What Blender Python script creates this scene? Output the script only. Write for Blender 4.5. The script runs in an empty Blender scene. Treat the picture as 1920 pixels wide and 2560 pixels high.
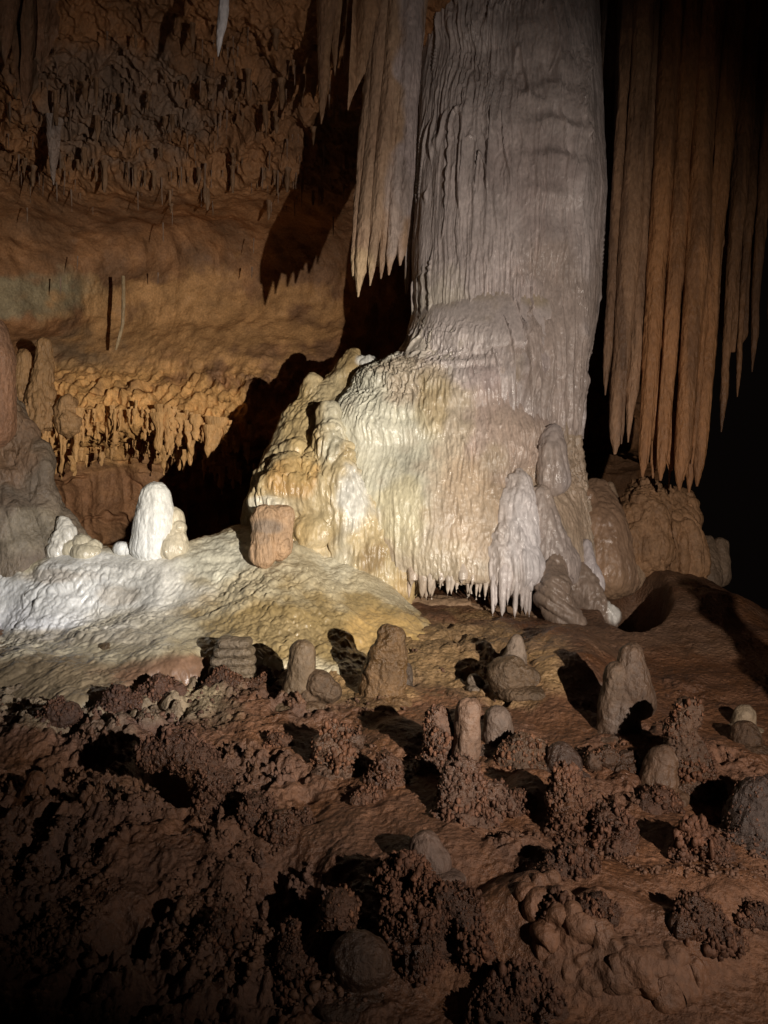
import bpy, math, random
import numpy as np

# ------------------------------------------------------------------ camera, world, lights, exposure
scene = bpy.context.scene
C = scene.collection
F = 1844.0                 # focal length in pixels of the 1920 x 2560 frame
EYE = 1.6
cam_d = bpy.data.cameras.new("camera")
cam = bpy.data.objects.new("camera", cam_d)
C.objects.link(cam)
cam.location = (0, 0, EYE)
cam.rotation_euler = (math.radians(90), 0, 0)
cam_d.sensor_fit = 'VERTICAL'
cam_d.sensor_height = 24.0
cam_d.lens = 24.0 * F / 2560.0
cam_d.clip_end = 200
cam_d.clip_start = 0.05
scene.camera = cam

world = bpy.data.worlds.new("World")
scene.world = world
world.use_nodes = True
world.node_tree.nodes["Background"].inputs[0].default_value = (0.85, 0.6, 0.5, 1)
world.node_tree.nodes["Background"].inputs[1].default_value = 0.002

scene.view_settings.view_transform = 'Standard'
scene.view_settings.look = 'None'
scene.view_settings.exposure = 0.0
scene.view_settings.gamma = 1.0
scene.cycles.max_bounces = 5
scene.cycles.diffuse_bounces = 3
scene.cycles.glossy_bounces = 2
scene.cycles.sample_clamp_indirect = 2.0

# hand torch held by somebody standing to the right of the photographer
TORCH = np.array((2.5, 0.0, EYE + 0.22))


def pt(px, py, d):
    """pixel of the 1920 x 2560 frame and distance along the view -> world point"""
    px = np.asarray(px, float); py = np.asarray(py, float); d = np.asarray(d, float)
    px, py, d = np.broadcast_arrays(px, py, d)
    return np.stack([(px - 960) / F * d, d, EYE - (py - 1280) / F * d], -1)


def torch(name, target, watt, size, blend, color, radius=0.03):
    from mathutils import Vector
    l = bpy.data.lights.new(name, 'SPOT')
    l.energy = watt; l.spot_size = math.radians(size); l.spot_blend = blend
    l.color = color; l.shadow_soft_size = radius
    o = bpy.data.objects.new(name, l); C.objects.link(o)
    o.location = TORCH
    v = Vector(pt(*target)) - Vector(TORCH)
    o.rotation_euler = v.to_track_quat('-Z', 'Y').to_euler()
    return o


torch("torch_beam", (500, 1230, 8.0), 2650, 51, 1.0, (1.0, 0.945, 0.82))
torch("torch_spill", (900, 1260, 8.0), 1250, 84, 0.9, (1.0, 0.87, 0.76))
torch("torch_edge", (40, 1520, 7.0), 1100, 20, 1.0, (0.5, 0.66, 1.0))

# ------------------------------------------------------------------ noise


def _hash(ix, iy, iz, seed):
    with np.errstate(over='ignore'):
        h = (ix.astype(np.uint32) * np.uint32(374761393) + iy.astype(np.uint32) * np.uint32(668265263)
             + iz.astype(np.uint32) * np.uint32(2147483647) + np.uint32((seed * 974634777 + 12345) & 0xffffffff))
        h = (h ^ (h >> np.uint32(13))) * np.uint32(1274126177)
        h = (h ^ (h >> np.uint32(16))) * np.uint32(2246822519)
        h = h ^ (h >> np.uint32(15))
    return h.astype(np.float32) * np.float32(1.0 / 4294967295.0)


def noise(P, s=(1, 1, 1), seed=0):
    """value noise, -1..1"""
    P = np.asarray(P, np.float32)
    P = np.stack([P[:, 0] * 0.8 - P[:, 1] * 0.6, P[:, 0] * 0.6 + P[:, 1] * 0.8, P[:, 2]], -1)
    Q = P * np.asarray(s, np.float32) + np.float32(100.37)
    I = np.floor(Q).astype(np.int64)
    f = (Q - I).astype(np.float32)
    f = f * f * f * (f * (f * 6 - 15) + 10)
    x, y, z = I[:, 0], I[:, 1], I[:, 2]
    fx, fy, fz = f[:, 0], f[:, 1], f[:, 2]
    r = 0
    for dx in (0, 1):
        wx = fx if dx else 1 - fx
        for dy in (0, 1):
            wy = fy if dy else 1 - fy
            for dz in (0, 1):
                wz = fz if dz else 1 - fz
                r = r + _hash(x + dx, y + dy, z + dz, seed) * wx * wy * wz
    return r * 2 - 1


def fbm(P, s=1.0, octv=4, seed=0, gain=0.5, an=(1, 1, 1)):
    a, t, r = 1.0, 0.0, 0
    for k in range(octv):
        r = r + a * noise(P, np.array(an) * s * (2.03 ** k), seed + 17 * k)
        t += a; a *= gain
    return r / t * 1.5


def ridged(P, s, octv=3, seed=0, an=(1, 1, 1)):
    a, t, r = 1.0, 0.0, 0
    for k in range(octv):
        r = r + a * (1 - 2 * np.abs(noise(P, np.array(an) * s * (2.03 ** k), seed + 13 * k)))
        t += a; a *= 0.5
    return r / t


def worley(P, s, seed=0):
    """distance to the nearest feature point, about 0..1"""
    Q = (np.asarray(P, np.float32) * np.float32(s)) + 50.0
    I = np.floor(Q).astype(np.int64)
    best = np.full(len(Q), 9.0, np.float32)
    for dx in (-1, 0, 1):
        for dy in (-1, 0, 1):
            for dz in (-1, 0, 1):
                x, y, z = I[:, 0] + dx, I[:, 1] + dy, I[:, 2] + dz
                ox = x + _hash(x, y, z, seed); oy = y + _hash(x, y, z, seed + 1); oz = z + _hash(x, y, z, seed + 2)
                d = (ox - Q[:, 0]) ** 2 + (oy - Q[:, 1]) ** 2 + (oz - Q[:, 2]) ** 2
                best = np.minimum(best, d.astype(np.float32))
    return np.sqrt(best)


def sm(a, b, x):
    t = np.clip((x - a) / (b - a), 0, 1)
    return t * t * (3 - 2 * t)


def proj(P):
    """world -> frame pixel (used to say where on the rock a stain or a rough patch lies)"""
    d = np.maximum(P[:, 1], 0.3)
    return 960 + P[:, 0] / d * F, 1280 - (P[:, 2] - EYE) / d * F


def flow_disp(P, rib=0.03, drip=0.02, k=3.0, fine=0.006, seed=0, hs=1.0, step=0.9):
    """dripstone relief: rounded vertical ribs with sharp grooves, short hanging strands, scale-like steps, grain"""
    W = P + 0.035 * np.stack([noise(P, (2.5, 2.5, 2.5), seed + 5), noise(P, (2.5, 2.5, 2.5), seed + 15), 0 * P[:, 0]], -1)
    W = W + 0.008 * np.stack([noise(P, (14, 14, 9), seed + 25), noise(P, (14, 14, 9), seed + 35), 0 * P[:, 0]], -1)
    g1 = np.abs(noise(W, (6 * hs, 6 * hs, 0.4 * hs), seed)) ** 0.6
    g2 = np.abs(noise(W, (13 * hs, 13 * hs, 0.9 * hs), seed + 1)) ** 0.65
    m = sm(-0.5, 0.5, noise(P, (1.1, 1.1, 0.9), seed + 2))
    a = rib * (0.55 * g1 + 0.5 * g2 * m)
    st = np.abs(noise(W, (19 * hs, 19 * hs, 1.1 * k), seed + 3)) ** 0.7
    st2 = np.abs(noise(W, (31 * hs, 31 * hs, 2.4 * k), seed + 4)) ** 0.8
    amp = 0.55 + 0.6 * noise(P, (1.5, 1.5, 1.2), seed + 9)
    a = a + drip * np.clip(amp, 0.15, 1.2) * (1.05 * st + 0.55 * st2)
    ph = -P[:, 2] * k * 0.8 + 0.8 * noise(W, (7 * hs, 7 * hs, 1.0), seed + 6) + 1.6 * noise(P, (1.5, 1.5, 0.8), seed + 7)
    s = ph - np.floor(ph)
    a = a + drip * step * m * (s ** 1.5) * sm(1.0, 0.84, s) * (0.4 + 0.6 * st)
    return a + fine * fbm(W + 0.02 * np.sin(P[:, [2, 0, 1]] * 11), 21, 3, seed + 8, 0.6, an=(1, 1, 0.5))


def coral_disp(P, amp=0.02, s=14, seed=0):
    w = worley(P, s, seed)
    w2 = worley(P, s * 2.1, seed + 9)
    return amp * (1.0 - 1.6 * w * w) + amp * 0.5 * (1.0 - 1.6 * w2 * w2)


# ------------------------------------------------------------------ materials (rock colour comes from the mineral, stored per point)


def rock_material(name, rough=0.6, bump=0.5, grain=60.0, wet=0.25, vary=0.35, bdist=0.01, aniso=1.0, spec=0.35):
    m = bpy.data.materials.new(name); m.use_nodes = True
    nt = m.node_tree; N = nt.nodes; L = nt.links
    b = N["Principled BSDF"]
    at = N.new("ShaderNodeAttribute"); at.attribute_name = "mineral"
    geo = N.new("ShaderNodeNewGeometry")
    mp = N.new("ShaderNodeVectorMath"); mp.operation = 'MULTIPLY'
    mp.inputs[1].default_value = (1, 1, 1.0 / aniso)
    L.new(geo.outputs["Position"], mp.inputs[0])
    n1 = N.new("ShaderNodeTexNoise"); n1.inputs["Scale"].default_value = 3.2; n1.inputs["Detail"].default_value = 9; n1.inputs["Roughness"].default_value = 0.68
    L.new(mp.outputs[0], n1.inputs["Vector"])
    mr = N.new("ShaderNodeMapRange"); mr.inputs[1].default_value = 0.3; mr.inputs[2].default_value = 0.7
    mr.inputs[3].default_value = 1 - vary; mr.inputs[4].default_value = 1 + vary
    L.new(n1.outputs["Fac"], mr.inputs[0])
    n3 = N.new("ShaderNodeTexNoise"); n3.inputs["Scale"].default_value = 38; n3.inputs["Detail"].default_value = 5
    L.new(mp.outputs[0], n3.inputs["Vector"])
    mr3 = N.new("ShaderNodeMapRange"); mr3.inputs[1].default_value = 0.3; mr3.inputs[2].default_value = 0.7
    mr3.inputs[3].default_value = 1 - vary * 0.6; mr3.inputs[4].default_value = 1 + vary * 0.6
    L.new(n3.outputs["Fac"], mr3.inputs[0])
    mm = N.new("ShaderNodeMath"); mm.operation = 'MULTIPLY'
    L.new(mr.outputs[0], mm.inputs[0]); L.new(mr3.outputs[0], mm.inputs[1])
    mul = N.new("ShaderNodeVectorMath"); mul.operation = 'SCALE'
    L.new(at.outputs["Color"], mul.inputs[0]); L.new(mm.outputs[0], mul.inputs["Scale"])
    L.new(mul.outputs[0], b.inputs["Base Color"])
    # patchy wetness
    n4 = N.new("ShaderNodeTexNoise"); n4.inputs["Scale"].default_value = 5.0; n4.inputs["Detail"].default_value = 6
    L.new(geo.outputs["Position"], n4.inputs["Vector"])
    r = N.new("ShaderNodeMapRange"); r.inputs[1].default_value = 0.42; r.inputs[2].default_value = 0.62
    r.inputs[3].default_value = rough; r.inputs[4].default_value = max(0.12, rough - wet)
    L.new(n4.outputs["Fac"], r.inputs[0]); L.new(r.outputs[0], b.inputs["Roughness"])
    b.inputs["Specular IOR Level"].default_value = spec
    n2 = N.new("ShaderNodeTexNoise"); n2.inputs["Scale"].default_value = grain; n2.inputs["Detail"].default_value = 6; n2.inputs["Roughness"].default_value = 0.62
    L.new(mp.outputs[0], n2.inputs["Vector"])
    v = N.new("ShaderNodeTexVoronoi"); v.inputs["Scale"].default_value = grain * 0.8; v.feature = 'SMOOTH_F1'
    L.new(mp.outputs[0], v.inputs["Vector"])
    ad = N.new("ShaderNodeMath"); ad.operation = 'MULTIPLY_ADD'; ad.inputs[1].default_value = -0.6
    L.new(v.outputs["Distance"], ad.inputs[0]); L.new(n2.outputs["Fac"], ad.inputs[2])
    bp = N.new("ShaderNodeBump"); bp.inputs["Strength"].default_value = bump; bp.inputs["Distance"].default_value = bdist
    L.new(ad.outputs[0], bp.inputs["Height"]); L.new(bp.outputs[0], b.inputs["Normal"])
    return m


M_FLOW = rock_material("wet_flowstone", 0.46, 0.6, 48, 0.30, 0.26, 0.012, 2.2, 0.55)
M_DAMP = rock_material("damp_stone", 0.66, 0.95, 42, 0.22, 0.34, 0.016, 1.4, 0.4)
M_BANK = rock_material("smooth_wet_flowstone", 0.42, 0.5, 34, 0.28, 0.30, 0.010, 1.6, 0.55)
M_DRY = rock_material("dry_dripstone", 0.6, 1.0, 45, 0.25, 0.3, 0.02, 3.0, 0.4)
M_MUD = rock_material("cave_mud", 0.62, 1.0, 40, 0.3, 0.38, 0.022, 1.0, 0.42)
M_CORAL = rock_material("cave_coral_crust", 0.7, 0.9, 90, 0.15, 0.45, 0.006, 1.0, 0.25)
M_WALL = rock_material("limestone_wall", 0.75, 0.7, 26, 0.2, 0.35, 0.018, 1.2, 0.25)

WHITE = (0.67, 0.66, 0.62); CREAM = (0.58, 0.51, 0.38); YELLOW = (0.46, 0.34, 0.14); OCHRE = (0.50, 0.29, 0.10)
PINK = (0.57, 0.50, 0.475); BEIGE = (0.42, 0.31, 0.22); ORANGE = (0.50, 0.24, 0.11); BROWN = (0.17, 0.088, 0.052)
DARK = (0.15, 0.078, 0.048); GREY = (0.20, 0.16, 0.14); WALLC = (0.33, 0.165, 0.075)


def colour(V, base, spots=(), streak=0.0, other=None, seed=3, band=None):
    """mineral colour of each point; spots = (px, py, rx, ry, colour, strength) are stains and tone patches of their own shape"""
    col = np.tile(np.array(base, np.float32), (len(V), 1))
    if other is not None:
        w = sm(-0.15, 0.45, fbm(V, band or 1.6, 3, seed, an=(1, 1, 0.08 if band else 0.35)))[:, None] * streak
        col = col * (1 - w) + np.array(other, np.float32) * w
    if len(spots):
        px, py = proj(V)
        wob = fbm(V, 3.0, 3, seed + 31) * 0.45
        for (x, y, rx, ry, c, s) in spots:
            r = np.sqrt(((px - x) / rx) ** 2 + ((py - y) / ry) ** 2) + wob
            w = (s * sm(1.15, 0.6, r))[:, None]
            col = col * (1 - w) + np.array(c, np.float32) * w
    return col


# ------------------------------------------------------------------ meshes


def mesh_np(name, V, Fq):
    V = np.asarray(V, np.float32); Fq = np.asarray(Fq, np.int32)
    me = bpy.data.meshes.new(name)
    n, k = Fq.shape
    me.vertices.add(len(V)); me.vertices.foreach_set("co", V.ravel())
    me.loops.add(n * k); me.loops.foreach_set("vertex_index", Fq.ravel())
    me.polygons.add(n); me.polygons.foreach_set("loop_start", np.arange(0, n * k, k, dtype=np.int32))
    me.update(calc_edges=True)
    me.polygons.foreach_set("use_smooth", np.ones(n, bool))
    return me


def get_v(me):
    V = np.empty(len(me.vertices) * 3, np.float32); me.vertices.foreach_get("co", V); return V.reshape(-1, 3)


def get_n(me):
    V = np.empty(len(me.vertices) * 3, np.float32); me.vertex_normals.foreach_get("vector", V); return V.reshape(-1, 3)


def displace(me, fn):
    V, N = get_v(me), get_n(me)
    V = V + N * np.asarray(fn(V), np.float32)[:, None]
    me.vertices.foreach_set("co", V.ravel()); me.update()
    return V


def link(name, me, mat, col, base=None, parent=None):
    """link a mesh given in world coordinates; its origin goes to base"""
    a = me.attributes.new("mineral", 'FLOAT_COLOR', 'POINT')
    c = np.ones((len(me.vertices), 4), np.float32); c[:, :3] = col
    a.data.foreach_set("color", c.ravel())
    o = bpy.data.objects.new(name, me); C.objects.link(o)
    me.materials.append(mat)
    if parent is not None:
        base = np.array(parent["_base"]) if "_base" in parent else np.zeros(3)
        V = get_v(me) - base.astype(np.float32)
        me.vertices.foreach_set("co", V.ravel()); me.update()
        o.parent = parent
    elif base is not None:
        V = get_v(me) - np.asarray(base, np.float32)
        me.vertices.foreach_set("co", V.ravel()); me.update()
        o.location = base
        o["_base"] = [float(q) for q in base]
    return o


def tag(o, label=None, cat=None, group=None, kind=None):
    if label: o["label"] = label
    if cat: o["category"] = cat
    if group: o["group"] = group
    if kind: o["kind"] = kind
    return o


def empty(name, base, label, cat, group=None):
    o = bpy.data.objects.new(name, None); C.objects.link(o)
    o.location = base; o["_base"] = [float(q) for q in base]
    o.empty_display_size = 0.1
    return tag(o, label, cat, group)


def grid(P, closed=False):
    """P [rows, cols, 3] -> V, quads"""
    r, c = P.shape[:2]
    idx = np.arange(r * c).reshape(r, c)
    if closed:
        idx = np.concatenate([idx, idx[:, :1]], 1)
    q = np.stack([idx[:-1, :-1], idx[1:, :-1], idx[1:, 1:], idx[:-1, 1:]], -1).reshape(-1, 4)
    return P.reshape(-1, 3), q


def interp(rows, tab, k):
    t = np.array(tab, float)
    # smooth (monotone-ish) interpolation
    x = t[:, 0]; y = t[:, k]
    v = np.interp(rows, x, y)
    w = (x[-1] - x[0]) * 0.012
    v = (np.interp(rows - w, x, y) + 2 * v + np.interp(rows + w, x, y)) / 4
    return v


def loft(name, tab, nr=400, nc=300, sy=0.8, power=2.0, front=0.75, fd=False):
    """tab rows: (py, left px, right px, depth of the axis, depth radius factor) -> closed body"""
    rows = np.linspace(tab[0][0], tab[-1][0], nr)
    l, r, d = (interp(rows, tab, k) for k in (1, 2, 3))
    f = interp(rows, tab, 4)
    # angles: most of them on the side facing the camera
    nf = int(nc * front)
    th = np.concatenate([np.linspace(-0.5, math.pi + 0.5, nf, endpoint=False), np.linspace(math.pi + 0.5, 2 * math.pi - 0.5, nc - nf, endpoint=False)])
    ct, st = np.cos(th), np.sin(th)
    se = 2.0 / power
    ct = np.sign(ct) * np.abs(ct) ** se; st = np.sign(st) * np.abs(st) ** se
    cx = (l + r) / 2; hw = (r - l) / 2
    cen = pt(cx, rows, d); hwm = hw / F * d
    if fd: f = (d - f) / hwm          # column 4 gives the depth of the front
    P = np.empty((nr, nc, 3))
    P[:, :, 0] = cen[:, 0:1] + hwm[:, None] * ct[None]
    P[:, :, 1] = cen[:, 1:2] - hwm[:, None] * f[:, None] * st[None]
    P[:, :, 2] = cen[:, 2:3]
    V, q = grid(P[:, ::-1], True)
    return mesh_np(name, V, q[:, ::-1])


ICO = {}


def ico(sub):
    if sub not in ICO:
        import bmesh
        bm = bmesh.new(); bmesh.ops.create_icosphere(bm, subdivisions=sub, radius=1.0)
        V = np.array([v.co[:] for v in bm.verts], np.float32)
        T = np.array([[v.index for v in f.verts] for f in bm.faces], np.int32)
        bm.free(); ICO[sub] = (V, T)
    return ICO[sub]


def spheres_mesh(name, cen, rad, sub=2, jitter=0.0, seed=0):
    """many balls in one mesh; rad may be n or n x 3"""
    V, T = ico(sub)
    cen = np.asarray(cen, np.float32); rad = np.asarray(rad, np.float32)
    if rad.ndim == 1: rad = np.repeat(rad[:, None], 3, 1)
    A = cen[:, None, :] + V[None] * rad[:, None, :]
    if jitter:
        rs = np.random.RandomState(seed)
        A = A + (rs.rand(*A.shape).astype(np.float32) - 0.5) * rad[:, None, :] * jitter
    Tt = (T[None] + (np.arange(len(cen)) * len(V))[:, None, None]).reshape(-1, 3)
    return mesh_np(name, A.reshape(-1, 3), Tt)


def chain(pts, n=14):
    """pts: (px, py, depth, r px[, squash in depth]) -> balls along the line"""
    out = []
    for a, b in zip(pts[:-1], pts[1:]):
        a = tuple(a) + ((1.0,) if len(a) == 4 else ()); b = tuple(b) + ((1.0,) if len(b) == 4 else ())
        for t in np.linspace(0, 1, n):
            out.append(tuple(np.array(a) * (1 - t) + np.array(b) * t))
    return out


def blob(name, balls, voxel=0.015, smooth=6):
    """one skin over many balls given as (px, py, depth, radius px[, depth squash])"""
    cen, rad = [], []
    for b in balls:
        p = pt(b[0], b[1], b[2]); r = b[3] / F * b[2]; s = b[4] if len(b) > 4 else 1.0
        v = b[5] if len(b) > 5 else 1.0
        cen.append(p); rad.append((r, r * s, r * v))
    me = spheres_mesh(name, cen, rad, 3)
    o = bpy.data.objects.new("tmp", me); C.objects.link(o)
    md = o.modifiers.new("r", 'REMESH'); md.mode = 'VOXEL'; md.voxel_size = voxel
    if smooth:
        s = o.modifiers.new("s", 'SMOOTH'); s.factor = 0.5; s.iterations = smooth
    dg = bpy.context.evaluated_depsgraph_get()
    me2 = bpy.data.meshes.new_from_object(o.evaluated_get(dg))
    me2.name = name
    bpy.data.objects.remove(o); bpy.data.meshes.remove(me)
    me2.polygons.foreach_set("use_smooth", np.ones(len(me2.polygons), bool))
    me2.materials.clear(); me2.update()
    return me2


def surface_samples(me, n, seed):
    """random points with normals on a mesh (by vertex)"""
    rs = np.random.RandomState(seed)
    V, N = get_v(me), get_n(me)
    i = rs.randint(0, len(V), n)
    return V[i], N[i], rs


# ------------------------------------------------------------------ the ground

ctrl = []
for px in (-500, -100, 300, 700, 1100, 1500, 1900, 2300):
    for py, d in ((3600, 1.3), (2560, 2.6), (2300, 3.0), (2100, 3.5), (1960, 4.0), (1850, 4.5), (1640, 6.0), (1520, 7.3)):
        off = 0.0
        ctrl.append((*pt(px, py, d)[:2], pt(px, py, d)[2] + off))
for px, py, d in ((-300, 1480, 8.6), (100, 1470, 9.0), (500, 1460, 9.0), (1000, 1440, 8.6), (1300, 1440, 8.6), (1500, 1445, 8.4), (1650, 1425, 8.6), (1740, 1445, 8.6),
                  (1830, 1500, 8.0), (1920, 1562, 7.4), (2010, 1640, 6.9), (2400, 1900, 6.0),
                  (1900, 1700, 9.5), (2200, 1800, 9.0), (1700, 1560, 11.0), (2000, 1700, 12), (900, 1440, 11), (200, 1420, 12.6), (600, 1430, 12.6), (-400, 1420, 12.6)):
    ctrl.append(tuple(pt(px, py, d)))
CT = np.array(ctrl)


def _tps(r2):
    return 0.5 * r2 * np.log(np.maximum(r2, 1e-9))


_n = len(CT)
_A = np.zeros((_n + 3, _n + 3))
_d2 = ((CT[:, None, :2] - CT[None, :, :2]) ** 2).sum(-1)
_A[:_n, :_n] = _tps(_d2) + np.eye(_n) * 0.02
_A[:_n, _n] = 1; _A[:_n, _n + 1:] = CT[:, :2]; _A[_n, :_n] = 1; _A[_n + 1:, :_n] = CT[:, :2].T
_w = np.linalg.solve(_A, np.concatenate([CT[:, 2], [0, 0, 0]]))


def ground_base(X, Y):
    X = np.asarray(X, float).ravel(); Y = np.asarray(Y, float).ravel()
    z = _w[_n] + _w[_n + 1] * X + _w[_n + 2] * Y
    for k in range(_n):
        z = z + _w[k] * _tps((X - CT[k, 0]) ** 2 + (Y - CT[k, 1]) ** 2)
    return z


# hollows and humps on the ground: (px, py, radius px x, radius px y, height m)
HUMPS = [(1400, 1680, 120, 70, 0.20), (1010, 1850, 80, 45, 0.07), (1330, 1990, 60, 40, 0.05), (520, 1640, 60, 30, 0.05), (430, 1945, 75, 60, -0.28), (1590, 1500, 70, 60, -1.0), (1110, 1620, 160, 40, 0.05),  # leading humps added to catch wider stalagmite shadows
         (700, 2230, 90, 110, -0.16), (1420, 2300, 170, 110, 0.12), (1580, 2420, 210, 90, 0.14), (1250, 2300, 120, 60, 0.06), (1180, 2150, 160, 60, 0.06), (330, 2080, 260, 90, 0.05),
         (150, 1830, 180, 60, 0.07), (560, 1750, 160, 30, 0.04), (1750, 2260, 160, 60, 0.05), (1720, 1900, 200, 60, 0.05)]


def ground_z(P):
    """P n x 3 with x, y set: full ground height with mud relief"""
    z = ground_base(P[:, 0], P[:, 1])
    Q = np.stack([P[:, 0], P[:, 1], z], -1).astype(np.float32)
    px, py = proj(Q)
    z = z + 0.06 * fbm(Q, 0.8, 3, 40, an=(1, 1, 0)) + 0.028 * fbm(Q, 3.2, 3, 41, an=(1, 1, 0))
    for (x, y, rx, ry, h) in HUMPS:
        r = ((px - x) / rx) ** 2 + ((py - y) / ry) ** 2
        z = z + h * np.exp(-(r * r * r if h < -.5 else r * r) * 0.7)
    return z


def ground_relief(P, px, py):
    """small scale relief, rougher where coral crust grows on the mud"""
    left = sm(1000, 420, px) * sm(1640, 1800, py)
    mid = np.exp(-(((px - 1050) / 330) ** 2 + ((py - 1640) / 110) ** 2)) * 0.8
    low = sm(2050, 2250, py) * sm(1250, 700, px) * 0.6
    patch = sm(0.25, 0.6, fbm(P, 1.7, 2, 47, an=(1, 1, 0)) + 0.1) * 0.6
    rough = np.clip(left * 0.9 + mid + low + patch * sm(1600, 1700, py), 0, 1.15) * (0.45 + 0.55 * sm(-0.4, 0.3, fbm(P, 2.6, 2, 48, an=(1, 1, 0))))
    n = fbm(P, 8.5, 4, 43, 0.55, an=(1, 1, 0))
    crust = np.sign(n) * np.abs(n) ** 0.7
    w = worley(P * np.array((1, 1, 0), np.float32), 15, 61)
    pits = np.clip(fbm(P, 5.5, 3, 66, 0.6, an=(1, 1, 0)) - 0.15, 0, 1)
    r = rough * (0.065 * crust + 0.026 * (1 - 1.8 * w * w) - 0.2 * pits)
    # strata: thin mud ledges near the middle
    st = np.exp(-(((px - 590) / 260) ** 2 + ((py - 1790) / 55) ** 2))
    lay = (P[:, 1] * 7 + P[:, 0] * 2 + 1.2 * noise(P, (2, 2, 0), 9))
    r = r + st * 0.03 * (lay - np.floor(lay))
    fl = fbm(P, 5.5, 4, 50, 0.5, an=(1.2, 1, 0)) + 0.8 * np.abs(fbm(P, 3.0, 3, 57, an=(1, 1, 0)))
    r = r + (1 - 0.6 * rough) * (0.015 * fl + 0.014 * np.clip(fbm(P, 15, 2, 51, an=(1, 1, 0)) - 0.25, 0, 1))
    return r, rough


def build_ground():
    pxs = np.linspace(-420, 2340, 1350)
    inv = np.linspace(1 / 2.0, 1 / 9.6, 900)
    ds = np.concatenate([np.linspace(0.6, 1.95, 40), 1 / inv, np.linspace(9.8, 16, 60)])
    D, PX = np.meshgrid(ds, pxs, indexing='ij')
    X = (PX - 960) / F * D
    P = np.stack([X, D, np.zeros_like(D)], -1).reshape(-1, 3).astype(np.float32)
    P[:, 2] = ground_z(P)
    px, py = proj(P)
    r, rough = ground_relief(P, px, py)
    P[:, 2] += r
    Q = P.reshape(len(ds), len(pxs), 3)
    V, q = grid(Q)
    me = mesh_np("cave_floor", V, q[:, ::-1])
    tan = (0.30, 0.19, 0.085)
    spots = [(1150, 1650, 330, 110, tan, 0.8), (250, 1700, 420, 120, (0.34, 0.27, 0.16), 0.8), (860, 1680, 240, 90, tan, 0.7),
             (1600, 1560, 260, 120, (0.20, 0.12, 0.075), 0.7), (1500, 1720, 40, 20, (0.33, 0.25, 0.2), 0.6)]
    mud = (0.13, 0.058, 0.027)
    col = colour(P, mud, spots, 0.7, (0.10, 0.048, 0.027), 12)
    d = rough[:, None] * 0.6
    col = col * (1 - d) + np.array((0.082, 0.045, 0.032)) * d
    o = link("cave_floor", me, M_MUD, col)
    tag(o, kind="structure")
    return o


build_ground()


def hit(px, py):
    """where the line of sight through a pixel meets the ground"""
    ds = np.linspace(2.0, 10.5, 1400)
    L = pt(px, py, ds)
    z = ground_z(L.astype(np.float32))
    k = np.argmax(L[:, 2] < z)
    return float(ds[k]) if k else 10.0


# ------------------------------------------------------------------ cave wall and roof


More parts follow.
